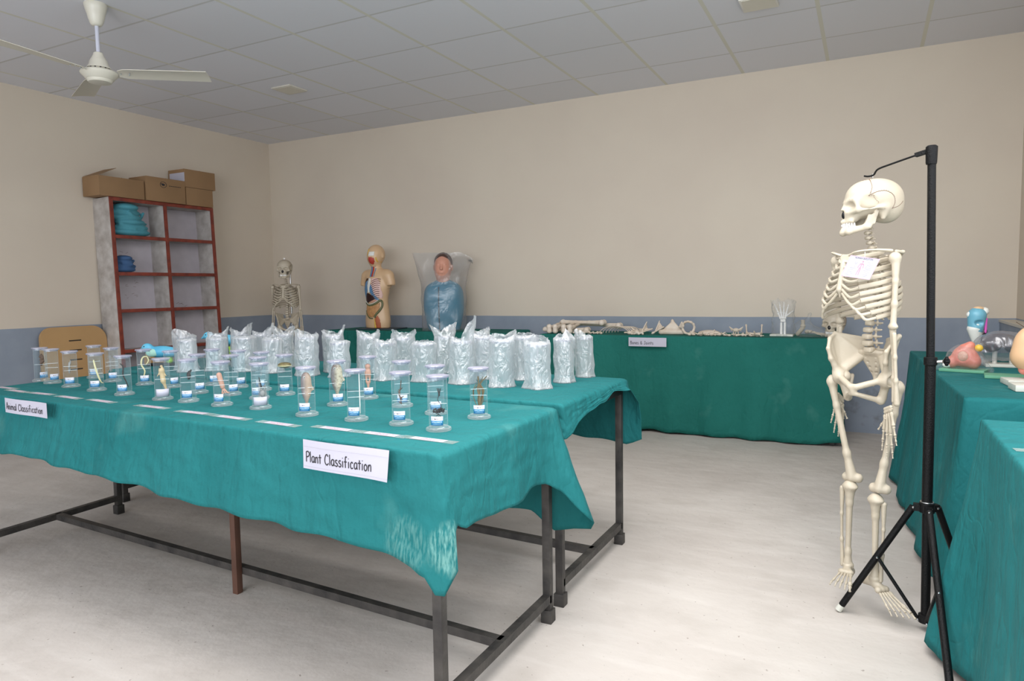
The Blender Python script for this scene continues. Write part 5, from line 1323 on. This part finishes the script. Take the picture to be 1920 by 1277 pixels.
MB().lathe([(.0195, 0), (.0205, .002), (.0195, .004)], 20, rel_((.182, 2.52, .420))).build('metal_ring', M['chrome'], st)
def tleg(foot, lab=None):
    f = Vector(foot); hubp = Vector((.182, 2.52, .402)); d = Vector((f.x - hubp.x, f.y - hubp.y, 0)).normalized(); a = hubp + d * .038 + Vector((0, 0, .0)); 
    b = MB().bar(rel_(hubp + d * .015), rel_(a), .020, .022); b.build('leg_bracket', M['black'], hub)
    l = T_([a, f], .0108, 10).build('leg', M['black'], st)
    e = f - (f - a).normalized() * .02; T_([e, f + (f - a).normalized() * .002], .0115, 10).build('foot_tip', M['base_white'], l)
    mid = a.lerp(f, .47); lo = Vector((.187, 2.52, .036)) + d * .022
    br = MB().bar(rel_(mid), rel_(lo), .014, .008).build('brace', M['black'], st)
    b = MB()
    for p in (a, mid, lo): b.sphere(rel_(p + Vector((0, -.012, 0))), .0042, 8)
    b.build('rivets', M['chrome'], br); return l
tleg((-.066, 2.545, .008)); tleg((.222, 2.12, .008)); tleg((.345, 2.63, .008))

# ------------------------------------------------------------------ patches laid on a modelled body
def surf_patch(s, poly, name, m, parent, step=.006, off=.003, y0=-.4):
    """the part of the body's front surface inside the (x, z) outline, as a thin raised piece"""
    P = np.array(poly, float); lo = P.min(0); hi = P.max(0); nx = int((hi[0] - lo[0]) / step) + 2; nz = int((hi[1] - lo[1]) / step) + 2
    X, Z = np.meshgrid(lo[0] + step * np.arange(nx), lo[1] + step * np.arange(nz), indexing='ij'); y = np.full(X.shape, y0)
    for _ in range(40): y = np.minimum(y + np.maximum(s(np.stack([X, y, Z], -1)), -.01) * .9, .2)
    ins = np.zeros(X.shape, bool); n = len(P)
    for i in range(n):
        a, b = P[i], P[(i + 1) % n]
        if a[1] == b[1]: continue
        c = ((a[1] > Z) != (b[1] > Z)) & (X < (b[0] - a[0]) * (Z - a[1]) / (b[1] - a[1]) + a[0]); ins ^= c
    ins &= y < .15
    idx = -np.ones(X.shape, int); V = []; F = []
    for i in range(nx):
        for k in range(nz):
            if ins[i, k]: idx[i, k] = len(V); V.append((X[i, k], y[i, k] - off, Z[i, k]))
    for i in range(nx - 1):
        for k in range(nz - 1):
            q = [idx[i, k], idx[i + 1, k], idx[i + 1, k + 1], idx[i, k + 1]]; g_ = [v for v in q if v >= 0]
            if len(g_) >= 3: F.append(tuple(g_))
    o = mesh_obj(name, V, F, m, parent); md = o.modifiers.new('thickness', 'SOLIDIFY'); md.thickness = off + .004; md.offset = 1 if False else -1
    return o
def on_front(s, pts, off=.002, y0=-.4):
    out = []
    for x, z in pts:
        y = y0
        for _ in range(40): y = min(y + max(float(s(np.array([[x, y, z]]))[0]), -.01) * .9, .2)
        out.append((x, y - off, z))
    return out
# torso model ---------------------------------------------------------
tor = thing('torso_model', 'anatomical torso model with painted open organs, standing on dark board', 'anatomy model', (-4.275, 5.45, .757), math.radians(-6))
s = SDF().ell((0, .0, .06), (.145, .092, .20), .03).ell((0, 0, .22), (.118, .082, .16), .05).ell((0, .0, .40), (.140, .098, .17), .05).cap((-.115, .01, .520), (.115, .01, .520), .052, .052, .05)
for x in (-1, 1): s.cap((x * .150, .01, .505), (x * .172, .01, .43), .050, .045, .03)
s.cap((0, .005, .52), (0, -.008, .64), .052, .047, .03).ell((0, .0, .715), (.080, .094, .096), .03).ell((0, -.040, .668), (.058, .056, .060), .03).cap((0, -.083, .715), (0, -.098, .690), .009, .010, .012)
for x in (-1, 1): s.ell((x * .080, .01, .70), (.008, .016, .026), .006)
s.box((0, 0, -.2), (.4, .4, .2), .001, .004, True); s.box((.21, 0, .34), (.055, .2, .072), .002, .006, True); s.box((-.21, 0, .34), (.055, .2, .072), .002, .006, True)
ts = s; body = s.build('body_shell', M['skin'], tor, .007)
def tp(name, m, poly, off=.004, par=tor): return surf_patch(ts, poly, name, M[m], par, .005, off)
tp('rib_wall', 'lungpink', [(.012, .49), (.075, .49), (.105, .44), (.118, .34), (.112, .285), (.06, .29), (.035, .34), (.010, .40)])
tp('rib_wall', 'brownsp', [(-.012, .49), (-.06, .49), (-.085, .44), (-.08, .38), (-.04, .40), (-.012, .44)])
b = MB()
for k in range(10):
    z = .475 - k * .020; P = on_front(ts, [(.024, z - .022), (.05, z - .006), (.08, z + .002), (.108 - .002 * k, z - .002)], .007); b.tube(smooth_path(P, 3), .0026, 6)
b.build('rib_lines', M['brownsp'], tor)
tp('lung', 'lungblue', [(.008, .43), (.03, .40), (.045, .33), (.085, .285), (.10, .268), (.05, .272), (.022, .31), (-.012, .36)], .007)
tp('lung', 'lungblue', [(-.035, .47), (-.07, .44), (-.10, .36), (-.112, .27), (-.085, .265), (-.062, .33), (-.035, .38)], .007)
tp('sternum', 'eye', [(-.022, .49), (.008, .49), (.004, .42), (-.006, .345), (-.030, .345), (-.030, .42)], .009)
tp('liver', 'liver', [(-.075, .30), (-.045, .345), (-.015, .335), (.035, .315), (.055, .285), (.0, .262), (-.055, .245), (-.082, .262)], .010)
tp('stomach', 'pinksp', [(-.01, .262), (.055, .285), (.085, .27), (.05, .252), (-.02, .245)], .007)
tp('small_intestine', 'gut', [(-.065, .235), (-.02, .222), (.045, .23), (.092, .25), (.095, .20), (.06, .14), (.02, .105), (-.03, .11), (-.07, .16)], .008)
b = MB(); b.tube(smooth_path(on_front(ts, [(-.075, .245), (-.04, .228), (.0, .224), (.05, .238), (.092, .268), (.104, .25), (.106, .21), (.09, .17), (.060, .135), (.045, .105)], .006), 4), .0105, 10)
b.tube(smooth_path(on_front(ts, [(-.075, .17), (-.055, .13), (-.02, .10), (.02, .095)], .004), 4), .006, 8); b.build('large_intestine', M['colon'], tor)
MB().tube(smooth_path(on_front(ts, [(-.07, .262), (-.03, .236), (.0, .234), (.05, .25), (.085, .275)], .017), 4), .003, 6).build('colon_band', M['eye'], tor)
tp('thigh_muscle', 'orange', [(.045, .095), (.075, .125), (.098, .08), (.105, .003), (.060, .003), (.052, .05)], .006)
tp('yellow_tissue', 'yellow', [(.035, .10), (.047, .09), (.052, .05), (.058, .003), (.036, .003)], .006)
tp('neck_muscle', 'red', [(.006, .50), (.026, .50), (.026, .60), (.006, .60)], .005); tp('neck_vessel', 'lungblue', [(-.012, .50), (.004, .50), (.004, .60), (-.012, .60)], .006); tp('neck_vessel', 'lungblue', [(.028, .50), (.040, .50), (.036, .61), (.027, .60)], .006)
tp('face_muscle', 'red', [(-.012, .655), (.0, .625), (.028, .612), (.048, .64), (.052, .68), (.02, .69), (.0, .685)], .006)
tp('eye_window', 'eye', [(-.005, .70), (.055, .70), (.055, .745), (-.005, .745)], .005); tp('scalp_line', 'yellow', [(-.02, .765), (-.008, .77), (-.02, .70), (-.03, .70)], .004)
tp('cheek_fat', 'yellow', [(.055, .685), (.066, .69), (.063, .62), (.052, .62)], .004)
MB().sphere(on_front(ts, [(.004, .712)], .006)[0], .009, 10).build('eyeball', M['eye'], body); MB().sphere(on_front(ts, [(.003, .712)], .014)[0], .004, 8).build('pupil', M['darksp'], body)
bd = MB().bbox(-.19, .24, -.13, .13, 0, .0095, .002).build('board', M['kraft'], None); bd.location = (-4.255, 5.44, .7457); bd.rotation_euler = (0, 0, .12); tag(bd, 'thin dark board lying under the torso model', 'board')
# blue manikin -----------------------------------------------------------
man = thing('manikin', 'patient manikin bust with brown hair, blue zipped top, wrapped in clear bag', 'manikin', (-3.50, 5.44, .7457), math.radians(24))
s = SDF().ell((0, 0, .17), (.175, .105, .30), .03).cap((-.105, .0, .36), (.105, .0, .36), .062, .062, .07).ell((0, 0, .25), (.182, .11, .20), .05); s.box((0, 0, -.2), (.4, .4, .2), .001, .004, True)
shirt = s.build('blue_top', M['shirt'], man, .008); ms = s
MB().tube(on_front(ms, [(-.03, z) for z in np.linspace(.012, .40, 14)], .001), .0052, 8).build('zip', M['zip'], shirt)
s = SDF().cap((0, .0, .40), (0, -.005, .47), .052, .050, .03).ell((0, .0, .565), (.070, .086, .098), .03).ell((0, -.035, .515), (.054, .052, .06), .03).cap((0, -.080, .575), (0, -.098, .545), .008, .011, .01).ell((0, -.086, .515), (.024, .010, .006), .008)
for x in (-1, 1): s.ell((x * .071, .008, .555), (.008, .016, .025), .006); s.ell((x * .026, -.088, .578), (.014, .012, .009), .006, True); s.ell((x * .026, -.074, .577), (.012, .008, .006), .004)
head = s.build('head', M['skin2'], man, .0045); hd = s; head.scale = (1.16,) * 3; head.location.z = -.067
SDF().ell((0, .016, .595), (.074, .084, .082), .01).box((0, -.10, .54), (.10, .062, .075), .01, .02, True).ell((0, .02, .50), (.09, .10, .035), .02, True).build('hair', M['hair'], head, .0045)
V = []; F = []; q = rr(77); nth = 56; nz = 22
for j in range(nz):
    t = j / (nz - 1); z = .0 + .715 * t
    wx = .205 + .0 * t if t < .55 else .205 + .075 * ((t - .55) / .45) ** 1.1; wy = .135 if t < .5 else .135 - .10 * ((t - .5) / .5)
    for k in range(nth):
        a = 2 * PI * k / nth; e = .8; cx, sx_ = math.copysign(abs(math.cos(a)) ** e, math.cos(a)), math.copysign(abs(math.sin(a)) ** e, math.sin(a))
        wob = .010 * pnoise((math.cos(a) * 2, math.sin(a) * 2, t * 6)) + .005 * pnoise((math.cos(a) * 6, math.sin(a) * 6, t * 12)); zz = z + (.012 * pnoise((a * 2, 3, 1)) - .07 * max(0, math.cos(a)) ** 4) * (t > .95)
        V.append((cx * (wx + wob), sx_ * (wy + wob), zz))
for j in range(nz - 1):
    for k in range(nth): a, b_ = j * nth + k, j * nth + (k + 1) % nth; F.append((a, b_, b_ + nth, a + nth))
o = mesh_obj('clear_bag', V, F, M['bag_thin'], man); o.rotation_euler = (0, 0, math.radians(4))

# ------------------------------------------------------------------ loose bones on the dark green table
ZB = .7435
GB = 'loose bones on the dark green table'
def lay(name, label, s, m, loc, h, rot=(0, 0, 0), cat='bone', group=GB):
    V, F = s.mesh(h); R = Euler(rot).to_matrix(); V = [R @ Vector(v) for v in V]; lo = min(v.z for v in V); V = [(v.x, v.y, v.z - lo) for v in V]
    o = mesh_obj(name, V, F, M[m]); o.location = loc; return tag(o, label, cat, group)
def sdf_long(L, r, ka, kb):
    s = SDF(); longbone(s, (-L / 2, 0, 0), (L / 2, 0, 0), r, ka, kb, (0, .004, 0))
    for e in (-1, 1): s.ell((L / 2, e * kb * .72, 0), (kb * .8, kb * .75, kb * .85), .008)
    s.ell((-L / 2, ka * .5, .002), (ka * .8, ka * .8, ka * .8), .008); return s
def femb(): return sdf_long(.38, .015, .027, .030)
lay('long_bone', 'long bone at the far left end of the bone table, pointing right', femb(), 'bone_white', (-2.25, 5.37, ZB), .004, (0, 0, .03))
for x, lab in ((-2.355, 'long bone end pointing at viewer, left of first knobbed pair'), (-2.302, 'long bone end pointing at viewer, right of first knobbed pair'), (-2.225, 'long bone end pointing at viewer, left of second knobbed pair'), (-2.172, 'long bone end pointing at viewer, right of second knobbed pair')):
    lay('long_bone', lab, sdf_long(.30, .014, .020, .027), 'bone_white', (x, 5.40, ZB), .004, (PI / 2, .10, -PI / 2 + .05))
lay('long_bone', 'long bone lying on top of the knobbed pair, middle of the pile', femb(), 'bone_white', (-2.14, 5.47, ZB + .058), .004, (0, .0, -.10))
lay('long_bone', 'long bone at back of the pile, its end above the small hand bones', femb(), 'bone_white', (-2.02, 5.53, ZB + .03), .004, (0, .04, -.06))
def small_bones(label, x0, x1, y0, y1, n, seed, sz, m='bone_white', name='foot_bones', z=ZB, hh=.0034):
    q = rr(seed); s = SDF()
    for k in range(n):
        x, y = x0 + (x1 - x0) * (k + .5) / n, q.uniform(y0, y1); a = q.uniform(-.7, .7); L = sz * q.uniform(.6, 1.4)
        s.cap((x - L * math.cos(a), y - L * math.sin(a) * .6, z + sz * .45), (x + L * math.cos(a), y + L * math.sin(a) * .6, z + sz * q.uniform(.3, 1.2)), sz * .36, sz * .28, .004)
        s.ell((x + L, y, z + sz * .5), (sz * .4,) * 3, .004)
    V, F = s.mesh(hh); o = mesh_obj(name, V, F, M[m]); lo = min(v[2] for v in V); o.location.z = z - lo; return tag(o, label, 'bone', GB)
small_bones('articulated foot bones right of the long bone pile', -2.13, -2.03, 5.27, 5.31, 7, 3, .024)
small_bones('articulated hand bones stretched in front of the ribs', -2.04, -1.91, 5.26, 5.31, 9, 5, .018, name='hand_bones')
for k in range(7):      # bundle of ribs lying in arches
    P = [(-1.80 + (.122 - .004 * k) * math.cos(a) + .012 * k, 5.30 + .028 * k, ZB + .006 + (.058 - .002 * k) * math.sin(a)) for a in np.linspace(0, PI, 14)]
    o = MB().tube(P, .0052, 8, True, .6).build('rib_bone', M['bone_white'], None); tag(o, 'curved rib bone in the arched bundle left of the Bones sign', 'bone', 'rib bones lying in an arched bundle')
def vert_sdf(k=1.0):
    return SDF().ell((0, 0, .012 * k), (.018 * k, .014 * k, .012 * k), .003).cap((-.03 * k, .02 * k, .012 * k), (.03 * k, .02 * k, .014 * k), .0055 * k, .0055 * k, .004).cap((0, .02 * k, .014 * k), (0, .045 * k, .026 * k), .0055 * k, .004 * k, .005)
protoV = lay('vertebra_bone', 'loose vertebra right of the arched ribs', vert_sdf(1.25), 'bone_white', (-1.665, 5.28, ZB), .003, (0, 0, .4), group='loose vertebrae along the table front')
protoV2 = lay('vertebra_bone', 'loose vertebra just behind the front one by the ribs', vert_sdf(1.4), 'bone_white', (-1.635, 5.36, ZB), .003, (.3, 0, 1.4), group='loose vertebrae along the table front')
def scap(lab, loc, rot):
    s = SDF().tri((0, 0, 0), (.10, 0, .02), (.04, .14, .0), .0035, .006).cap((0, 0, 0), (.10, 0, .02), .006, .006, .005).cap((.02, .01, .01), (.07, .03, .075), .006, .0045, .008).ell((.0, -.005, .0), (.014, .012, .010), .006); s.tri((.01, .02, .0), (.075, .045, .01), (.065, .03, .06), .003, .004)
    return lay('shoulder_blade', lab, s, 'bone_white', loc, .0035, rot)
scap('shoulder blade bone with upright spike above the Bones sign', (-1.60, 5.34, ZB), (.15, -.1, .6)); scap('second shoulder blade bone, just left of the upright sacrum', (-1.50, 5.36, ZB), (.1, -.3, -.2))
small_bones('cluster of small bones between the ribs and shoulder blades', -1.63, -1.56, 5.25, 5.28, 4, 12, .022)
def hipb(lab, loc, rot, k=1):
    s = SDF().tri((-.075, 0, .0), (.075, 0, .01), (.0, .01, .075), .005, .012).cap((-.075, 0, .0), (.075, 0, .01), .012, .010, .01).ell((0, .005, .08), (.016, .014, .016), .01).cap((.0, .0, .075), (.06, .0, .11), .009, .008, .01).cap((.06, 0, .11), (.085, .0, .06), .008, .008, .008).cap((.085, 0, .06), (.05, 0, .03), .008, .008, .008)
    return lay('hip_bone', lab, s, 'bone_white', loc, .004, rot)
s = SDF().tri((-.085, 0, .0), (.085, 0, .0), (.005, .03, .085), .009, .015).cap((-.085, 0, .01), (.085, 0, .008), .018, .015, .015).ell((.0, .03, .09), (.012, .012, .016), .01)
lay('sacrum_bone', 'wedge-shaped bone standing with a peak, right of the shoulder blades', s, 'bone_white', (-1.355, 5.37, ZB), .004, (0, 0, .1))
s = SDF()
P = [(.045 * math.cos(a), .012 * math.cos(a * 2), .062 + .048 * math.sin(a)) for a in np.linspace(0, 2 * PI, 13)]
for a, c in zip(P[:-1], P[1:]): s.cap(a, c, .0085, .0085, .006)
s.tri((-.035, 0, .07), (-.07, .02, .06), (-.05, .02, .10), .006, .01).cap((.03, 0, .02), (.07, .02, .008), .010, .006, .01)
lay('hip_bone', 'hip bone with an open round hole, right of the wedge bone', s, 'bone_white', (-1.22, 5.34, ZB), .004, (.1, 0, .1))
s = SDF().ell((0, 0, .02), (.085, .05, .026), .004).ell((0, 0, .005), (.078, .044, .022), .004, True); lay('cranium_bone', 'flat curved skull piece behind the row of small white bones', s, 'bone_white', (-1.08, 5.43, ZB), .004)
q = rr(51)      # row of small white bones along the front
for k in range(20):
    x = -1.19 + .0265 * k + q.uniform(-.008, .008); y = 5.27 + q.uniform(-.02, .035); src = protoV if k % 3 else protoV2
    if k % 2: sc = q.uniform(.42, .6)
    else: sc = q.uniform(.55, .8)
    o = src.copy(); C.objects.link(o); o.location = (x, y, ZB); o.rotation_euler = (0, 0, q.uniform(0, 6)); o.scale = (sc,) * 3
    o['label'] = 'small white loose bone in the front row, between hip bone and jaw'; o['group'] = 'small white bones in a row along the front'
s = SDF().ell((0, 0, .03), (.022, .016, .016), .006)
for x in (-1, 1): s.tri((x * .012, 0, .03), (x * .05, .008, .055), (x * .035, .01, .025), .003, .006).cap((x * .015, 0, .02), (x * .02, .0, .0), .005, .004, .005)
lay('winged_bone', 'small winged bone standing behind the row, left of the mandible', s, 'bone_white', (-.89, 5.48, ZB), .003)
s = SDF()
for x in (-1, 1): s.cap((0, -.045, .014), (x * .03, -.03, .014), .0115, .011, .006).cap((x * .03, -.03, .014), (x * .052, .03, .016), .011, .010, .006).tri((x * .052, .012, .016), (x * .052, .045, .02), (x * .056, .04, .078), .0045, .006).cap((x * .056, .04, .076), (x * .054, .044, .07), .008, .006, .004)
lay('lower_jaw_bone', 'lower jaw bone standing upright, left of the wrapped hand skeleton', s, 'bone_white', (-.745, 5.40, ZB), .0035, (0, 0, .2))
# hand skeleton on stand in clear bag, foot skeleton in bag, skull
def crumple_bag(name, parent, rx, ry, h, top_w, seed, m, nz=16, lean=(0, 0), amp=.010, spikes=0, closed=True):
    V = []; F = []; nth = 44
    for j in range(nz):
        t = j / (nz - 1); wx = rx * (1 - t) + rx * top_w * t if t > .0 else rx
        if closed and t > .7: wx *= 1 - .5 * ((t - .7) / .3)
        for k in range(nth):
            a = 2 * PI * k / nth; w = amp * pnoise((math.cos(a) * 2.4 + seed, math.sin(a) * 2.4, t * 6)) + amp * .6 * abs(pnoise((math.cos(a) * 6, math.sin(a) * 6 + seed, t * 12)))
            V.append(((wx + w) * math.cos(a) + lean[0] * t, (ry * (1 - .4 * t) + w) * math.sin(a) + lean[1] * t, .002 + h * t + (spikes * pnoise((a * 2, seed, 2)) if j == nz - 1 else 0)))
    for j in range(nz - 1):
        for k in range(nth): a, b_ = j * nth + k, j * nth + (k + 1) % nth; F.append((a, b_, b_ + nth, a + nth))
    F.append(tuple(range(nth))[::-1]); return mesh_obj(name, V, F, M[m], parent)
hs = thing('hand_skeleton_model', 'upright hand skeleton on cream base, wrapped in clear bag', 'anatomy model', (-.545, 5.40, ZB), math.radians(-4))
MB().bbox(-.085, .075, -.045, .045, 0, .014, .003).build('base', M['base_white'], hs)
MB().tube([(-.012, 0, .012), (-.012, 0, .10)], [.010, .0075]).tube([(.012, 0, .012), (.012, 0, .10)], [.0085, .009]).build('forearm_bones', M['tooth'], hs)
make_hand(hs, (0, 0, .100), 0, [(-.062, 0, .235), (-.030, 0, .252), (.004, 0, .250), (.036, 0, .232)], (.068, 0, .185), 'tooth', 1.5)
crumple_bag('clear_bag', hs, .076, .05, .262, 1.0, 5, 'bag_clear', closed=False, spikes=.03, amp=.018)
fs = thing('foot_skeleton_model', 'foot skeleton wrapped in crumpled clear bag, beside the wrapped hand', 'anatomy model', (-.36, 5.36, ZB), math.radians(-12))
make_foot(fs, (-.05, 0, .085), (-.085, 0, .012), (.12, 0, .014), .07); MB().tube([(-.05, 0, .07), (-.05, 0, .12)], .013).build('ankle_bone', M['bone'], fs)
V, F = SDF().ell((-.045, 0, .055), (.075, .05, .062), .02).cap((-.03, 0, .04), (.13, 0, .025), .045, .026, .03).cap((-.03, 0, .09), (.0, 0, .165), .018, .012, .02).box((0, 0, -.1), (.3, .2, .1), .001, .003, True).mesh(.006)
V = [(v[0] + .004 * pnoise((v[0] * 40, v[1] * 40, v[2] * 40)), v[1] + .004 * pnoise((v[0] * 44 + 5, v[1] * 40, v[2] * 40)), max(.001, v[2] + .006 * pnoise((v[0] * 30, v[1] * 50, v[2] * 30 + 9)))) for v in V]
mesh_obj('clear_bag', V, F, M['bag_clear'], fs)
skb = thing('skull_model', 'small skull resting at the right end of the bone table, behind the skeleton', 'skull', (-.205, 5.40, ZB), 0)
a_ = sk2.children
for c_ in [c for c in skel.children if c.name.startswith(('skull', 'mandible'))]:
    d = c_.copy(); C.objects.link(d); d.parent = skb; d.location = (0, 0, .112); d.rotation_euler = (0, 0, math.radians(-20))
    for g in c_.children:
        if g.name.startswith('hanging'): continue
        e = g.copy(); C.objects.link(e); e.parent = d

# ------------------------------------------------------------------ organ models on the right-hand table
ZR = .7265
h1 = thing('heart_model', 'pink organ model on green board in clear bag, nearest the table edge', 'anatomy model', (.385, 3.60, ZR), math.radians(-18))
MB().bbox(-.085, .085, -.055, .055, .0, .012, .002).build('green_board', M['greenboard'], h1)
s = SDF().ell((0, 0, .065), (.050, .038, .048), .01).ell((-.045, -.012, .040), (.026, .022, .026), .012).ell((.035, .0, .045), (.028, .03, .032), .012).cap((.0, 0, .10), (.02, 0, .115), .022, .018, .012); s.ell((.0, -.042, .07), (.026, .014, .030), .006, True)
pk = s.build('organ_body', M['pink'], h1, .004)
SDF().ell((.0, -.028, .068), (.022, .010, .024), .004).build('inner_fold', M['pinksp'], pk, .003); SDF().ell((.052, 0, .105), (.016, .014, .016), .004).build('yellow_part', M['yellow'], h1, .003); SDF().ell((-.062, -.02, .026), (.018, .014, .012), .004).build('pale_lobe', M['eye'], h1, .003)
V, F = SDF().ell((0, 0, .055), (.072, .055, .062), .02).cap((-.04, 0, .03), (-.10, -.01, .012), .03, .012, .03).cap((.05, 0, .10), (.065, 0, .125), .012, .006, .01).cap((.05, 0, .03), (.10, 0, .012), .03, .012, .03).box((0, 0, -.1), (.3, .2, .1), .001, .003, True).mesh(.005)
V = [(v[0] + .004 * pnoise((v[0] * 40, v[1] * 40, v[2] * 40)), v[1] + .004 * pnoise((v[0] * 44 + 5, v[1] * 40, v[2] * 40)), max(.002, v[2] + .004 * pnoise((v[0] * 30, v[1] * 50, v[2] * 30 + 9)))) for v in V]
mesh_obj('clear_bag', V, F, M['bag_clear'], h1)
lx = thing('larynx_model', 'tall blue and white throat model at back of the right-hand table', 'anatomy model', (.470, 3.98, ZR), math.radians(12))
MB().bbox(-.05, .05, -.045, .045, 0, .014, .003).build('base', M['base_white'], lx)
MB().tube([(0, 0, .012), (0, 0, .12)], .010).build('post', M['white'], lx)
SDF().cap((0, 0, .110), (-.006, 0, .165), .020, .034, .01).build('lower_cone', M['eye'], lx, .004); SDF().cap((.012, 0, .11), (.032, 0, .155), .014, .014, .01).build('dark_band', M['lungdark'], lx, .004)
s = SDF().cap((-.004, 0, .165), (.0, 0, .23), .033, .040, .02); s.ell((-.0, -.038, .195), (.022, .018, .014), .006, True); s.build('blue_cartilage', M['skyblue'], lx, .004)
SDF().cap((-.030, 0, .235), (.030, 0, .250), .015, .020, .01).build('upper_horn', M['eye'], lx, .0035); SDF().ell((.005, 0, .262), (.024, .022, .013), .004).build('cream_tip', M['skin'], lx, .003); SDF().cap((.034, -.01, .15), (.036, -.01, .215), .006, .006, .004).build('pink_cord', M['magenta'], lx, .003)
lu = thing('lung_model', 'dark glossy organ model wrapped in grey plastic behind the face model', 'anatomy model', (.560, 3.86, ZR), 0)
MB().bbox(-.07, .07, -.05, .05, 0, .014, .003).build('base', M['base_white'], lu); MB().tube([(-.03, 0, .012), (-.03, 0, .07)], .010).tube([(.035, 0, .012), (.035, 0, .07)], .010).build('post', M['white'], lu)
SDF().ell((-.045, 0, .10), (.042, .04, .034), .006).ell((.045, 0, .10), (.045, .04, .038), .006).ell((-.01, .01, .125), (.06, .04, .028), .012).build('organ_lobes', M['lungdark'], lu, .004)
V, F = SDF().ell((0, 0, .095), (.115, .07, .070), .02).cap((-.08, 0, .06), (-.10, 0, .01), .04, .03, .03).cap((.08, 0, .06), (.10, 0, .01), .04, .03, .03).box((0, 0, -.1), (.3, .2, .1), .001, .003, True).mesh(.006)
V = [(v[0] + .005 * pnoise((v[0] * 35, v[1] * 40, v[2] * 40)), v[1] + .005 * pnoise((v[0] * 44 + 5, v[1] * 40, v[2] * 40)), max(.002, v[2] + .005 * pnoise((v[0] * 30, v[1] * 50, v[2] * 30 + 9)))) for v in V]
mesh_obj('grey_bag', V, F, M['bag_lilac'], lu)
fc = thing('section_model', 'beige sectioned body model with seam on ivory base, cut by right edge', 'anatomy model', (.555, 3.20, ZR), math.radians(6))
MB().bbox(-.085, .085, -.055, .055, 0, .022, .004).build('ivory_base', M['base_white'], fc); MB().tube([(.0, 0, .02), (.0, 0, .075)], .014).build('post', M['white'], fc)
s = SDF().ell((0, .0, .14), (.062, .045, .085), .02).ell((-.01, .0, .105), (.058, .045, .050), .02).ell((.03, 0, .17), (.045, .04, .06), .02); s.build('beige_body', M['beige'], fc, .005); fsd = s
MB().tube(smooth_path(on_front(fsd, [(.0, .228), (.012, .18), (.014, .13), (.022, .085)], .0006), 4), .0012, 5).build('seam_line', M['brownsp'], fc)
SDF().cap((-.02, -.0, .06), (.02, 0, .045), .022, .02, .01).build('pink_core', M['pink'], fc, .004)
gb = MB().bbox(-.09, .07, -.055, .055, 0, .012, .002).build('green_base', M['greenboard'], None); gb.location = (.525, 3.41, ZR); gb.rotation_euler = (0, 0, -.1); tag(gb, 'green display base lying behind the ivory base at right edge', 'base')
ib = MB().bbox(-.075, .085, -.05, .05, 0, .024, .004).build('ivory_plate', M['base_white'], None); ib.location = (.545, 3.04, ZR); ib.rotation_euler = (0, 0, .08); tag(ib, 'ivory display base in front of the beige model at right edge', 'base')
r = thing('name_card', 'laminated name card on the nearest right-hand table, cut by the edge', 'card', (.40, 1.96, ZR), .1)
MB().box(-.088, .092, -.0165, .0165, 0, .0006).build('laminate', M['lam'], r)
V = [(-.062, -.013, .0010), (.058, -.013, .0010), (.058, .013, .0010), (-.062, .013, .0010), (-.062, -.013, .0007), (.058, -.013, .0007), (.058, .013, .0007), (-.062, .013, .0007)]
o = mesh_obj('paper_strip', V, [(0, 1, 2, 3), (7, 6, 5, 4), (0, 4, 5, 1), (1, 5, 6, 2), (2, 6, 7, 3), (3, 7, 4, 0)], M['card'], r, smooth=False)
uv = o.data.uv_layers.new(name='uv')
for l, c in zip(o.data.polygons[0].loop_indices, ((0, 0), (1, 0), (1, 1), (0, 1))): uv.data[l].uv = c
